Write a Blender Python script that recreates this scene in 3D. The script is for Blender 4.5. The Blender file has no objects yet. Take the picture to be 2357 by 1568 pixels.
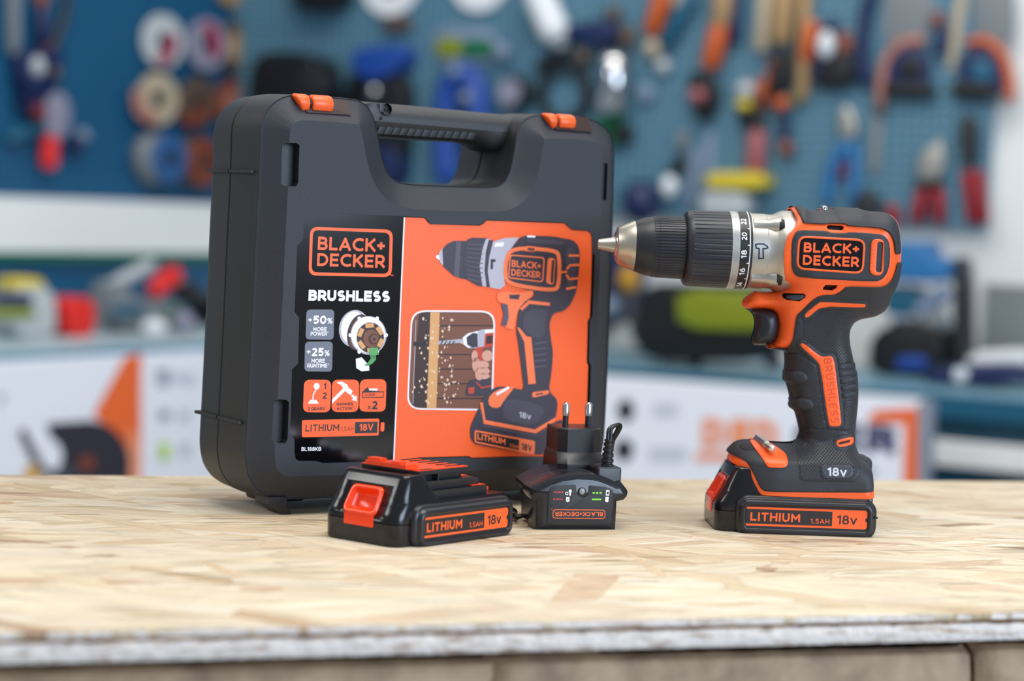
import bpy, bmesh, math, random
import numpy as np
from mathutils import Vector, Matrix
from mathutils.geometry import delaunay_2d_cdt
random.seed(7)
SC = bpy.context.scene
COL = SC.collection

# ------------------------------------------------------------------ camera, world, lamps, exposure
F_PX, CX, CY, CAM_Z = 5000.0, 1178.5, 784.0, 1.2056      # focal length in pixels of the 2357 x 1568 frame
TABLE_Z = 1.0
roll = math.radians(2.4)
pitch = math.atan(304 * math.cos(roll) / F_PX)
_R = np.array([1, 0, 0.]); _U = np.array([0, math.sin(pitch), math.cos(pitch)]); _F = np.array([0, math.cos(pitch), -math.sin(pitch)])
_X = math.cos(roll) * _R + math.sin(roll) * _U
_Y = -math.sin(roll) * _R + math.cos(roll) * _U
_C = np.array([0, 0, CAM_Z])
cam = bpy.data.objects.new('camera', bpy.data.cameras.new('camera')); COL.objects.link(cam)
m = Matrix.Identity(4)
for i in range(3):
    m[i][0], m[i][1], m[i][2], m[i][3] = _X[i], _Y[i], -_F[i], _C[i]
cam.matrix_world = m
cam.data.sensor_width = 36.0; cam.data.lens = 36.0 * F_PX / 2357.0
cam.data.clip_start = 0.05; cam.data.clip_end = 60
cam.data.dof.use_dof = True; cam.data.dof.focus_distance = 1.395; cam.data.dof.aperture_fstop = 4.3
SC.camera = cam
SC.view_settings.view_transform = 'Standard'; SC.view_settings.look = 'None'
SC.view_settings.gamma = 1.0; SC.view_settings.use_curve_mapping = False
SC.view_settings.exposure = 0.0

w = bpy.data.worlds.new('world'); SC.world = w; w.use_nodes = True
bg = w.node_tree.nodes['Background']; bg.inputs[0].default_value = (0.93, 0.97, 1.0, 1); bg.inputs[1].default_value = 0.31

def area(name, loc, target, sx, sy, power, col):
    l = bpy.data.lights.new(name, 'AREA'); l.shape = 'RECTANGLE'; l.size = sx; l.size_y = sy; l.energy = power; l.color = col
    o = bpy.data.objects.new(name, l); COL.objects.link(o); o.location = loc
    o.rotation_euler = (Vector(target) - Vector(loc)).to_track_quat('-Z', 'Y').to_euler()
    return o
area('ceiling_lamp_over_table', (0.2, 1.2, 3.0), (0.1, 1.4, 1.0), 1.6, 1.0, 37, (1, 0.96, 0.9))
area('ceiling_lamp_left', (-2.4, 1.2, 2.5), (-0.1, 1.3, 1.0), 1.1, 0.6, 16, (1, 0.99, 0.97))
area('window_daylight', (2.42, -1.0, 2.0), (0.1, 1.4, 1.1), 1.9, 1.6, 112, (0.64, 0.79, 1.0))
area('ceiling_lamp_at_benches', (0.0, 3.3, 3.3), (0.1, 4.8, 1.0), 2.6, 0.8, 46, (1, 0.98, 0.95))

# ------------------------------------------------------------------ pixel <-> world helpers (reference measured in 2357 x 1568 pixels)
def ray(x, y): return _F + _X * ((x - CX) / F_PX) + _Y * ((CY - y) / F_PX)
def onz(x, y, z=TABLE_Z):
    d = ray(x, y); return _C + d * ((z - CAM_Z) / d[2])

class Fr:
    """upright local frame: x along a face, y away from the viewer, z up (millimetres)"""
    def __init__(s, o, yaw):
        s.o = np.array(o, float); s.yaw = yaw
        s.ex = np.array([math.cos(yaw), math.sin(yaw), 0]); s.ey = np.array([-math.sin(yaw), math.cos(yaw), 0])
    def px(s, x, y, yy=0.0):
        d = ray(x, y); p0 = s.o + s.ey * yy * .001
        q = _C + d * (np.dot(p0 - _C, s.ey) / np.dot(d, s.ey)) - s.o
        return (float(np.dot(q, s.ex)) * 1000, float(q[2]) * 1000)
    def pl(s, pts, yy=0.0): return [s.px(a, b, yy) for a, b in pts]
    def at(s, x, y, z): return s.o + s.ex * x * .001 + s.ey * y * .001 + np.array([0, 0, z * .001])

# ------------------------------------------------------------------ materials
def lin(h):
    h = h.lstrip('#'); c = [int(h[i:i + 2], 16) / 255 for i in (0, 2, 4)]
    return tuple(v / 12.92 if v <= .04045 else ((v + .055) / 1.055) ** 2.4 for v in c) + (1,)
MATS = {}
def mat(name, hexcol, rough=.5, metal=0., bump=None, scale=1., strength=.3, dist=.001, coat=0., spec=.5, noise=None, emit=None, alpha=None):
    if name in MATS: return MATS[name]
    M = bpy.data.materials.new(name); M.use_nodes = True; N = M.node_tree.nodes; L = M.node_tree.links
    b = N['Principled BSDF']; b.inputs['Base Color'].default_value = lin(hexcol)
    b.inputs['Roughness'].default_value = rough; b.inputs['Metallic'].default_value = metal
    b.inputs['Specular IOR Level'].default_value = spec
    if coat: b.inputs['Coat Weight'].default_value = coat; b.inputs['Coat Roughness'].default_value = .06
    if alpha is not None: b.inputs['Transmission Weight'].default_value = alpha
    if emit: b.inputs['Emission Color'].default_value = lin(hexcol); b.inputs['Emission Strength'].default_value = emit
    tc = N.new('ShaderNodeTexCoord')
    def bumpnode(sock):
        bp = N.new('ShaderNodeBump'); bp.inputs['Strength'].default_value = strength; bp.inputs['Distance'].default_value = dist
        L.new(sock, bp.inputs['Height']); L.new(bp.outputs[0], b.inputs['Normal'])
    if bump in ('fine', 'noise'):
        t = N.new('ShaderNodeTexNoise'); t.inputs['Scale'].default_value = scale; t.inputs['Detail'].default_value = 2
        L.new(tc.outputs['Object'], t.inputs['Vector']); bumpnode(t.outputs['Fac'])
    if bump in ('weave', 'diamond'):
        sep = N.new('ShaderNodeSeparateXYZ'); L.new(tc.outputs['Object'], sep.inputs[0])
        def mth(op, a, bb):
            n = N.new('ShaderNodeMath'); n.operation = op
            for i, v in enumerate((a, bb)):
                if v is None: continue
                if isinstance(v, (int, float)): n.inputs[i].default_value = v
                else: L.new(v, n.inputs[i])
            return n.outputs[0]
        k = scale
        if bump == 'weave':
            u = mth('MULTIPLY', sep.outputs['X'], k); v = mth('MULTIPLY', sep.outputs['Z'], k)
        else:
            u = mth('MULTIPLY', mth('ADD', sep.outputs['X'], sep.outputs['Z']), k)
            v = mth('MULTIPLY', mth('SUBTRACT', sep.outputs['X'], sep.outputs['Z']), k)
        su = mth('ABSOLUTE', mth('SINE', u, None), None); sv = mth('ABSOLUTE', mth('SINE', v, None), None)
        if bump == 'diamond':
            bumpnode(mth('POWER', mth('MULTIPLY', su, sv), .35) if False else mth('MINIMUM', mth('MULTIPLY', mth('MINIMUM', su, sv), 2.5), 1.0))
        else: bumpnode(mth('MULTIPLY', mth('SINE', u, None), mth('SINE', v, None)))
    if noise:   # (scale, hex2, contrast lo, hi): mottled colour of the thing itself
        t = N.new('ShaderNodeTexNoise'); t.inputs['Scale'].default_value = noise[0]; t.inputs['Detail'].default_value = 4
        if len(noise) > 4:
            mp = N.new('ShaderNodeMapping'); mp.inputs['Scale'].default_value = noise[4]; L.new(tc.outputs['Object'], mp.inputs[0]); L.new(mp.outputs[0], t.inputs['Vector'])
        else: L.new(tc.outputs['Object'], t.inputs['Vector'])
        r = N.new('ShaderNodeValToRGB'); r.color_ramp.elements[0].position = noise[2]; r.color_ramp.elements[1].position = noise[3]
        r.color_ramp.elements[0].color = lin(hexcol); r.color_ramp.elements[1].color = lin(noise[1])
        L.new(t.outputs['Fac'], r.inputs[0]); L.new(r.outputs[0], b.inputs['Base Color'])
    MATS[name] = M
    return M

ORANGE = mat('orange_plastic', '#ff6426', .38, bump='noise', scale=900, strength=.08, dist=.0004)
ORANGE_GLOSS = mat('orange_gloss_plastic', '#fb4410', .22)
BLACK_RUB = mat('black_rubber', '#2c2e34', .55, bump='noise', scale=1400, strength=.35, dist=.0004, spec=.45)
BLACK_DIA = mat('black_rubber_diamond', '#2b2d33', .45, bump='diamond', scale=math.pi / .0022, strength=.6, dist=.0006)
BLACK_PL = mat('black_satin_plastic', '#1f2126', .34, bump='noise', scale=1200, strength=.1, dist=.0003)
BLACK_GL = mat('black_gloss_plastic', '#101116', .2, bump='noise', scale=1500, strength=.05, dist=.0003)
BLACK_LBL = mat('black_gloss_print', '#08080b', .12)
SLOT = mat('dark_slot', '#070708', .6)
PRINT_OR = mat('orange_print', '#ff6528', .35)
PRINT_WH = mat('white_print', '#f6f4fb', .35)
PRINT_GR = mat('grey_print', '#6f7582', .35)
PRINT_BK = mat('black_print', '#231f22', .4)
STEEL = mat('brushed_steel', '#cfcabc', .36, 1.0, bump='noise', scale=1500, strength=.12, dist=.0003)
SATIN = mat('satin_alloy', '#bcb9b2', .43, .9, bump='noise', scale=1800, strength=.1, dist=.0004)
CHROME = mat('bright_chrome', '#d8d8da', .12, 1.0)
CASE_TEX = mat('case_textured_plastic', '#24272f', .5, bump='weave', scale=2 * math.pi / .0009, strength=.22, dist=.0004, spec=.55)
CASE_SM = mat('case_smooth_plastic', '#26282c', .48, bump='noise', scale=1500, strength=.12, dist=.0003, spec=.55)

# ------------------------------------------------------------------ polygon tools (2D, millimetres)
def cut(o, cutter):
    """carve the cutter's shape out of a closed mesh"""
    md = o.modifiers.new('cut', 'BOOLEAN'); md.operation = 'DIFFERENCE'; md.solver = 'EXACT'; md.object = cutter
    bpy.context.view_layer.update(); dg = bpy.context.evaluated_depsgraph_get()
    me = bpy.data.meshes.new_from_object(o.evaluated_get(dg)); o.modifiers.clear(); old = o.data; o.data = me; bpy.data.meshes.remove(old)
    me.name = o.name
def area2(p): return .5 * sum(p[i - 1][0] * p[i][1] - p[i][0] * p[i - 1][1] for i in range(len(p)))
def ccw(p): return list(p) if area2(p) > 0 else list(p)[::-1]
def chaikin(p, n=1, k=.25):
    for _ in range(n):
        q = []
        for i in range(len(p)):
            a, b = p[i], p[(i + 1) % len(p)]
            q += [(a[0] + (b[0] - a[0]) * k, a[1] + (b[1] - a[1]) * k), (b[0] + (a[0] - b[0]) * k, b[1] + (a[1] - b[1]) * k)]
        p = q
    return p
def resample(p, step):
    q = []
    for i in range(len(p)):
        a, b = p[i], p[(i + 1) % len(p)]
        n = max(1, int(math.ceil(math.dist(a, b) / step)))
        q += [(a[0] + (b[0] - a[0]) * j / n, a[1] + (b[1] - a[1]) * j / n) for j in range(n)]
    return q
def clean(p, e=1e-4):
    q = []
    for a in p:
        if not q or math.dist(a, q[-1]) > e: q.append(a)
    if math.dist(q[0], q[-1]) <= e: q.pop()
    return q
def offset(p, d):
    """grow (d>0) or shrink a counter-clockwise polygon, same vertex count"""
    n = len(p); out = []
    for i in range(n):
        a, b, c = p[i - 1], p[i], p[(i + 1) % n]
        e1 = (b[0] - a[0], b[1] - a[1]); e2 = (c[0] - b[0], c[1] - b[1])
        l1 = math.hypot(*e1) or 1e-9; l2 = math.hypot(*e2) or 1e-9
        n1 = (e1[1] / l1, -e1[0] / l1); n2 = (e2[1] / l2, -e2[0] / l2)
        mx, my = n1[0] + n2[0], n1[1] + n2[1]; k = max(.35, (mx * mx + my * my) / 2)
        out.append((b[0] + mx * d / k, b[1] + my * d / k))
    return out
def rrect(x0, z0, x1, z1, r, n=6):
    p = []
    for cx, cz, a0 in ((x1 - r, z0 + r, -90), (x1 - r, z1 - r, 0), (x0 + r, z1 - r, 90), (x0 + r, z0 + r, 180)):
        p += [(cx + r * math.cos(math.radians(a0 + 90 * j / n)), cz + r * math.sin(math.radians(a0 + 90 * j / n))) for j in range(n + 1)]
    return clean(p)
def rquad(q, r, n=5):
    """rounded quadrilateral / polygon given by its corners"""
    q = ccw(q); out = []
    for i in range(len(q)):
        a, b, c = np.array(q[i - 1]), np.array(q[i]), np.array(q[(i + 1) % len(q)])
        la, lc = np.linalg.norm(a - b), np.linalg.norm(c - b); t = min(r, la * .49, lc * .49)
        s, e = b + (a - b) / la * t, b + (c - b) / lc * t
        for j in range(n + 1):
            u = j / n; out.append(tuple((1 - u) ** 2 * s + 2 * u * (1 - u) * b + u * u * e))
    return clean(out)
def ell(cx, cz, rx, rz, n=40, rot=0.):
    c, s = math.cos(rot), math.sin(rot)
    return [(cx + rx * math.cos(t) * c - rz * math.sin(t) * s, cz + rx * math.cos(t) * s + rz * math.sin(t) * c) for t in (2 * math.pi * j / n for j in range(n))]
def band(pts, w, cap=True):
    """a stroke of constant width along an open polyline, as a polygon"""
    L, R = [], []
    for i, b in enumerate(pts):
        a = pts[max(0, i - 1)]; c = pts[min(len(pts) - 1, i + 1)]
        t = (c[0] - a[0], c[1] - a[1]); l = math.hypot(*t) or 1e-9
        if 0 < i < len(pts) - 1:
            e1 = (b[0] - a[0], b[1] - a[1]); l1 = math.hypot(*e1) or 1e-9
            k = max(.5, abs(e1[0] * t[0] + e1[1] * t[1]) / (l * l1))
        else: k = 1
        nx, nz = -t[1] / l * w / 2 / k, t[0] / l * w / 2 / k
        L.append((b[0] + nx, b[1] + nz)); R.append((b[0] - nx, b[1] - nz))
    return L + R[::-1]
def np_inside(P, poly):
    poly = np.asarray(poly); x, y = P[:, 0], P[:, 1]; ins = np.zeros(len(P), bool)
    x0, y0 = poly[:, 0], poly[:, 1]; x1, y1 = np.roll(x0, -1), np.roll(y0, -1)
    for a, b, c, d in zip(x0, y0, x1, y1):
        if b == d: continue
        cond = ((b > y) != (d > y)) & (x < (c - a) * (y - b) / (d - b) + a)
        ins ^= cond
    return ins
def np_dist(P, poly, closed=True):
    A = np.asarray(poly, float); B = np.roll(A, -1, 0)
    if not closed: A, B = A[:-1], B[:-1]
    best = np.full(len(P), 1e18)
    for a, b in zip(A, B):
        ab = b - a; l2 = ab @ ab + 1e-12
        t = np.clip(((P - a) @ ab) / l2, 0, 1)[:, None]
        d = ((P - a - t * ab) ** 2).sum(1); best = np.minimum(best, d)
    return np.sqrt(best)

# ------------------------------------------------------------------ objects
def put(o, parent=None):
    COL.objects.link(o)
    if parent is not None: o.parent = parent
    return o
def tag(o, label=None, cat=None, group=None, kind=None):
    if label: o['label'] = label
    if cat: o['category'] = cat
    if group: o['group'] = group
    if kind: o['kind'] = kind
    return o
def empty(name, fr, z=None):
    o = bpy.data.objects.new(name, None); o.empty_display_size = .02
    o.location = Vector(fr.o); o.rotation_euler = (0, 0, fr.yaw)
    return put(o)
def copy_tree(o, parent=None):
    c = o.copy(); COL.objects.link(c); c.parent = parent
    for ch in o.children: copy_tree(ch, c)
    return c

class MB:
    """collects shapes in local millimetres; build() links them as ONE mesh object"""
    def __init__(s): s.v = []; s.f = []
    def add(s, v, f):
        b = len(s.v); s.v += [tuple(p) for p in v]; s.f += [tuple(i + b for i in q) for q in f]; return s
    def box(s, x0, y0, z0, x1, y1, z1):
        v = [(x, y, z) for z in (z0, z1) for y in (y0, y1) for x in (x0, x1)]
        return s.add(v, [(0, 2, 3, 1), (4, 5, 7, 6), (0, 1, 5, 4), (2, 6, 7, 3), (0, 4, 6, 2), (1, 3, 7, 5)])
    def loft(s, rings, cap0=True, cap1=True, closed=True):
        n = len(rings[0]); v = [p for r in rings for p in r]; f = []
        for k in range(len(rings) - 1):
            for i in range(n if closed else n - 1):
                j = (i + 1) % n
                f.append((k * n + i, k * n + j, (k + 1) * n + j, (k + 1) * n + i))
        if cap0: f.append(tuple(range(n))[::-1])
        if cap1: f.append(tuple((len(rings) - 1) * n + i for i in range(n)))
        return s.add(v, f)
    def prism(s, poly, y0, y1, bev=0., seg=3, cap0=True, cap1=True):
        """poly in (x,z) pushed from y0 (front) to y1 with rounded edges"""
        p = ccw(clean(poly)); rings = []
        bev = min(bev, abs(y1 - y0) * .49)
        if bev > 0:
            for j in range(seg + 1):
                a = math.pi / 2 * j / seg
                q = offset(p, -bev * (1 - math.sin(a))); rings.append([(x, y0 + bev * (1 - math.cos(a)), z) for x, z in q])
            for j in range(seg + 1):
                a = math.pi / 2 * (1 - j / seg)
                q = offset(p, -bev * (1 - math.sin(a))); rings.append([(x, y1 - bev * (1 - math.cos(a)), z) for x, z in q])
        else: rings = [[(x, y0, z) for x, z in p], [(x, y1, z) for x, z in p]]
        return s.loft(rings, cap0, cap1)
    def flat(s, poly, y): return s.add([(x, y, z) for x, z in clean(poly)], [tuple(range(len(clean(poly))))])
    def tube(s, pts, r, n=14, cap=True):
        P = [Vector(p) for p in pts]; rings = []; up = None
        rr = r if isinstance(r, (list, tuple)) else [r] * len(P)
        for i, p in enumerate(P):
            t = (P[min(i + 1, len(P) - 1)] - P[max(i - 1, 0)]).normalized()
            if up is None: up = t.cross(Vector((0, 0, 1)) if abs(t.z) < .9 else Vector((1, 0, 0))).normalized()
            up = (up - t * up.dot(t)).normalized(); v = t.cross(up)
            rings.append([p + (up * math.cos(2 * math.pi * k / n) + v * math.sin(2 * math.pi * k / n)) * rr[i] for k in range(n)])
        return s.loft(rings, cap, cap)
    def lathe(s, A, ax, prof, n=48, rad=None, cap=True):
        """prof: (distance along axis, radius); rad(s, angle, r) may vary the radius"""
        A = Vector(A); ax = Vector(ax).normalized()
        u = (Vector((0, -1, 0)) - ax * Vector((0, -1, 0)).dot(ax))
        if u.length < .1: u = Vector((1, 0, 0)) - ax * ax.x
        u.normalize(); wv = u.cross(ax) if u.cross(ax).z >= 0 else ax.cross(u)
        rings = []
        for d, r in prof:
            rings.append([A + ax * d + (u * math.cos(t) + wv * math.sin(t)) * (rad(d, t, r) if rad else r) for t in (2 * math.pi * k / n for k in range(n))])
        return s.loft(rings, cap, cap)
    def ball(s, c, rx, ry, rz, n=16, m=10):
        rings = []
        for i in range(1, m):
            a = math.pi * i / m
            rings.append([(c[0] + rx * math.sin(a) * math.cos(2 * math.pi * k / n), c[1] + ry * math.sin(a) * math.sin(2 * math.pi * k / n), c[2] - rz * math.cos(a)) for k in range(n)])
        return s.loft(rings)
    def build(s, name, material, parent=None, angle=35, fr=None):
        me = bpy.data.meshes.new(name)
        me.from_pydata([(x * .001, y * .001, z * .001) for x, y, z in s.v], [], s.f); me.validate()
        bm = bmesh.new(); bm.from_mesh(me); bmesh.ops.recalc_face_normals(bm, faces=bm.faces[:]); bm.to_mesh(me); bm.free()
        if angle: me.shade_smooth(); me.set_sharp_from_angle(angle=math.radians(angle))
        me.materials.append(material)
        o = bpy.data.objects.new(name, me)
        if fr is not None: o.location = Vector(fr.o); o.rotation_euler = (0, 0, fr.yaw)
        return put(o, parent)

def multi(name, lst, parent=None, angle=0):
    """one object from several (MB, material) pairs"""
    V, F, I, mats = [], [], [], []
    for b, m_ in lst:
        if m_ not in mats: mats.append(m_)
        k = len(V); V += b.v; F += [tuple(i + k for i in f) for f in b.f]; I += [mats.index(m_)] * len(b.f)
    me = bpy.data.meshes.new(name); me.from_pydata([(x * .001, y * .001, z * .001) for x, y, z in V], [], F)
    for m_ in mats: me.materials.append(m_)
    for q, i in zip(me.polygons, I): q.material_index = i
    if angle: me.shade_smooth(); me.set_sharp_from_angle(angle=math.radians(angle))
    return put(bpy.data.objects.new(name, me), parent)

class Body:
    """a solid whose half thickness swells from its side-view silhouette: skins laid on it follow its curvature"""
    def __init__(s, sil, T, b): s.sil = ccw(sil); s.T = T; s.b = b
    def h(s, P, off=0.):
        P = np.asarray(P, float); d = np_dist(P, s.sil); d = np.where(np_inside(P, s.sil), d, -d) + max(off, 0)
        T = s.T(P) + off; b = np.minimum(s.b(P), T); d = np.clip(d, 0, b)
        return T - b + np.sqrt(np.maximum(0, b * b - (b - d) ** 2))
    def skin(s, mb, poly, off=0., holes=(), step=2.4, edge=.5, depth=2.5, far=True):
        poly = ccw(clean(resample(ccw(clean(poly)), step * .7))); hs = [ccw(clean(resample(ccw(clean(h)), step * .5))) for h in holes]
        P = np.array(poly); lo, hi = P.min(0), P.max(0)
        G = []
        row = 0; z = lo[1]
        while z < hi[1]:
            x = lo[0] + (step / 2 if row % 2 else 0)
            while x < hi[0]: G.append((x, z)); x += step
            z += step * .87; row += 1
        G = np.array(G) if G else np.zeros((0, 2))
        def keep(Q, gap):
            if not len(Q): return Q
            k = np_inside(Q, poly) & (np_dist(Q, poly) > gap)
            for h in hs: k &= ~np_inside(Q, h) & (np_dist(Q, h) > gap)
            return Q[k]
        G = keep(G, max(step * .4, edge * 1.5))
        ring = np.array(offset(poly, -edge)); ring = keep(ring, edge * .6)
        for h in hs: ring = np.vstack([ring.reshape(-1, 2), keep(np.array(offset(h, edge)), edge * .6).reshape(-1, 2)])
        loops = [poly] + hs; V = [p for l in loops for p in l]; E = []; b = 0
        for l in loops: E += [(b + i, b + (i + 1) % len(l)) for i in range(len(l))]; b += len(l)
        nb = b; V = V + [tuple(q) for q in ring.reshape(-1, 2)] + [tuple(q) for q in G.reshape(-1, 2)]
        vo, eo, fo, ov, oe, of = delaunay_2d_cdt([Vector(v) for v in V], E, [], 0, 1e-5)
        Q = np.array([tuple(v) for v in vo]); F = [f for f in fo]
        cen = np.array([Q[list(f)].mean(0) for f in F]); k = np_inside(cen, poly)
        for h in hs: k &= ~np_inside(cen, h)
        F = [f for f, kk in zip(F, k) if kk]
        hh = s.h(Q, off)
        first = {}
        for i, src in enumerate(ov):
            for q in src: first[q] = i
        onb = set(first[i] for i in range(nb) if i in first)
        for i in onb: hh[i] = max(0.0, hh[i] - edge)
        for sg in ((-1, 1) if far else (-1,)):
            mb.add([(q[0], sg * a, q[1]) for q, a in zip(Q, hh)], F)
            b = 0
            for l in loops:
                ids = [first[b + i] for i in range(len(l))]; n = len(ids); b += n
                top = [(Q[i][0], sg * hh[i], Q[i][1]) for i in ids]; bot = [(Q[i][0], sg * max(0, hh[i] - depth), Q[i][1]) for i in ids]
                mb.add(top + bot, [(i, (i + 1) % n, n + (i + 1) % n, n + i) for i in range(n)])
        return mb
    def pt(s, x, z, off): return (x, -float(s.h([(x, z)], off)[0]), z)

# ------------------------------------------------------------------ lettering: a plain geometric sans drawn as strokes
def arc(cx, cy, rx, ry, a0, a1, n=10): return [(cx + rx * math.cos(math.radians(a0 + (a1 - a0) * i / n)), cy + ry * math.sin(math.radians(a0 + (a1 - a0) * i / n))) for i in range(n + 1)]
GL = {
 'A': (.78, [[(0, 0), (.39, 1), (.78, 0)], [(.14, .27), (.64, .27)]]),
 'B': (.62, [[(0, 0), (0, 1)], [(0, 1), (.34, 1)] + arc(.34, .76, .23, .24, 90, -90) + [(0, .52)], [(0, .52), (.37, .52)] + arc(.37, .26, .25, .26, 90, -90) + [(0, 0)]]),
 'C': (.74, [arc(.5, .5, .5, .5, 52, 308, 18)]),
 'D': (.74, [[(0, 0), (0, 1)], [(0, 1), (.28, 1)] + arc(.28, .5, .46, .5, 90, -90, 14) + [(0, 0)]]),
 'E': (.54, [[(0, 0), (0, 1)], [(0, 1), (.54, 1)], [(0, .51), (.49, .51)], [(0, 0), (.54, 0)]]),
 'G': (.78, [arc(.5, .5, .5, .5, 52, 330, 18) + [(.93, .45), (.52, .45)]]),
 'H': (.66, [[(0, 0), (0, 1)], [(.66, 0), (.66, 1)], [(0, .5), (.66, .5)]]),
 'I': (.0, [[(0, 0), (0, 1)]]),
 'K': (.66, [[(0, 0), (0, 1)], [(.62, 1), (.03, .38)], [(.22, .56), (.66, 0)]]),
 'L': (.5, [[(0, 1), (0, 0)], [(0, 0), (.5, 0)]]),
 'M': (.84, [[(0, 0), (0, 1), (.42, .34), (.84, 1), (.84, 0)]]),
 'N': (.7, [[(0, 0), (0, 1), (.7, 0), (.7, 1)]]),
 'O': (.98, [arc(.49, .5, .49, .5, 0, 360, 26)]),
 'P': (.58, [[(0, 0), (0, 1)], [(0, 1), (.3, 1)] + arc(.3, .69, .28, .31, 90, -90) + [(0, .38)]]),
 'R': (.62, [[(0, 0), (0, 1)], [(0, 1), (.32, 1)] + arc(.32, .69, .28, .31, 90, -90) + [(0, .38)], [(.3, .38), (.62, 0)]]),
 'S': (.58, [arc(.3, .755, .26, .245, 35, 270, 12) + arc(.3, .255, .28, .255, 90, -145, 12)]),
 'T': (.62, [[(0, 1), (.62, 1)], [(.31, 1), (.31, 0)]]),
 'U': (.66, [[(0, 1), (0, .33)] + arc(.33, .33, .33, .33, 180, 360, 12) + [(.66, 1)]]),
 'V': (.74, [[(0, 1), (.37, 0), (.74, 1)]]),
 'W': (1.1, [[(0, 1), (.28, 0), (.55, .95), (.82, 0), (1.1, 1)]]),
 'X': (.66, [[(0, 0), (.66, 1)], [(0, 1), (.66, 0)]]),
 '+': (.44, [[(0, .46), (.44, .46)], [(.22, .24), (.22, .68)]]),
 '.': (.06, [[(.03, -.06), (.03, .12)]]),
 '*': (.12, [[(.06, .82), (.06, 1.0)]]),
 '%': (.8, [arc(.17, .78, .16, .22, 0, 360, 14), arc(.63, .22, .16, .22, 0, 360, 14), [(.68, 1), (.12, 0)]]),
 '0': (.66, [arc(.33, .5, .33, .5, 0, 360, 24)]),
 '1': (.22, [[(0, .84), (.22, 1), (.22, 0)]]),
 '2': (.56, [arc(.27, .72, .27, .28, 160, -35, 12) + [(0, 0), (.58, 0)]]),
 '4': (.62, [[(.46, 0), (.46, 1), (0, .26), (.62, .26)]]),
 '5': (.56, [[(.52, 1), (.08, 1), (.05, .56)] + arc(.25, .32, .3, .31, 100, -145, 12)]),
 '6': (.58, [arc(.29, .31, .29, .31, 0, 360, 18), [(.03, .4), (.1, .62), (.34, 1)]]),
 '8': (.58, [arc(.29, .75, .24, .25, 0, 360, 16), arc(.29, .25, .29, .26, 0, 360, 16)]),
}
def text_width(t, wt, track):
    x = 0
    for c in t:
        if c == ' ': x += .35; continue
        s = .72 if c.islower() else 1
        x += (GL[c.upper()][0] * s + wt) + track
    return x - track
def text(mb, t, fn, wt=.18, track=.12, sub=False):
    """fn(u, v): u runs 0..1 along the whole word, v 0..1 up the cap height -> 3D point"""
    W = text_width(t, wt, track); x = 0
    for c in t:
        if c == ' ': x += .35; continue
        s = .72 if c.islower() else 1
        gw, strokes = GL[c.upper()]; gv, gf = [], []
        for st in strokes:
            pts = [(x + wt / 2 + px * s, (wt / 2 + py * (1 - wt)) * s) for px, py in st]
            pts = [q for i_, q in enumerate(pts) if i_ == 0 or math.dist(q, pts[i_ - 1]) > 1e-4]
            if len(pts) > 2 and math.dist(pts[0], pts[-1]) < 1e-6: pts = pts + [pts[1]]
            if len(st) == 2 or math.dist(st[0], st[1]) > .2:   # square caps on straight ends
                a, b = pts[0], pts[1]; l = math.dist(a, b); pts[0] = (a[0] - (b[0] - a[0]) / l * wt / 2, a[1] - (b[1] - a[1]) / l * wt / 2)
            if len(st) == 2 or math.dist(st[-1], st[-2]) > .2:
                a, b = pts[-1], pts[-2]; l = math.dist(a, b); pts[-1] = (a[0] - (b[0] - a[0]) / l * wt / 2, a[1] - (b[1] - a[1]) / l * wt / 2)
            if sub:
                q = [pts[0]]
                for a, b in zip(pts, pts[1:]):
                    k = max(1, int(math.dist(a, b) / .12)); q += [(a[0] + (b[0] - a[0]) * j / k, a[1] + (b[1] - a[1]) * j / k) for j in range(1, k + 1)]
                pts = q
            segs = [q_ for q_ in zip(pts, pts[1:])]
            def quad(P_): gf.append(tuple(range(len(gv), len(gv) + len(P_)))); gv.extend(P_)
            nn = [(-(q1[1] - q0[1]) / math.dist(q0, q1), (q1[0] - q0[0]) / math.dist(q0, q1)) for q0, q1 in segs]
            for (q0, q1), (nx, ny) in zip(segs, nn):
                hx, hy = nx * wt / 2, ny * wt / 2; quad([(q0[0] - hx, q0[1] - hy), (q1[0] - hx, q1[1] - hy), (q1[0] + hx, q1[1] + hy), (q0[0] + hx, q0[1] + hy)])
            for q1, n1, n2 in zip(pts[1:], nn, nn[1:]):
                cr = n1[0] * n2[1] - n1[1] * n2[0]
                if abs(cr) < 1e-3: continue
                s_ = -1 if cr > 0 else 1; k = max(.62, ((n1[0] + n2[0]) ** 2 + (n1[1] + n2[1]) ** 2) / 2); h_ = s_ * wt / 2
                quad([q1, (q1[0] + n1[0] * h_, q1[1] + n1[1] * h_), (q1[0] + (n1[0] + n2[0]) * h_ / k, q1[1] + (n1[1] + n2[1]) * h_ / k), (q1[0] + n2[0] * h_, q1[1] + n2[1] * h_)])
        gf = [f if area2([gv[i] for i in f]) > 0 else f[::-1] for f in gf]
        vo, eo, fo, ov, oe, of = delaunay_2d_cdt([Vector(q) for q in gv], [], gf, 0, 1e-6)   # one flat skin per letter
        mb.add([fn(q[0] / W, q[1]) for q in vo], [f for f, src in zip(fo, of) if src])
        x += gw * s + wt + track
    return mb
def text_px(mb, t, a, b, hpx, to3, wt=.18, track=.12, lean=.042, sub=False):
    """word whose baseline runs between measured pixels a and b; to3(px,py) gives the 3D point on its own surface"""
    return text(mb, t, lambda u, v: to3(a[0] + (b[0] - a[0]) * u + lean * hpx * v, a[1] + (b[1] - a[1]) * u - hpx * v), wt, track, sub)

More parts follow.
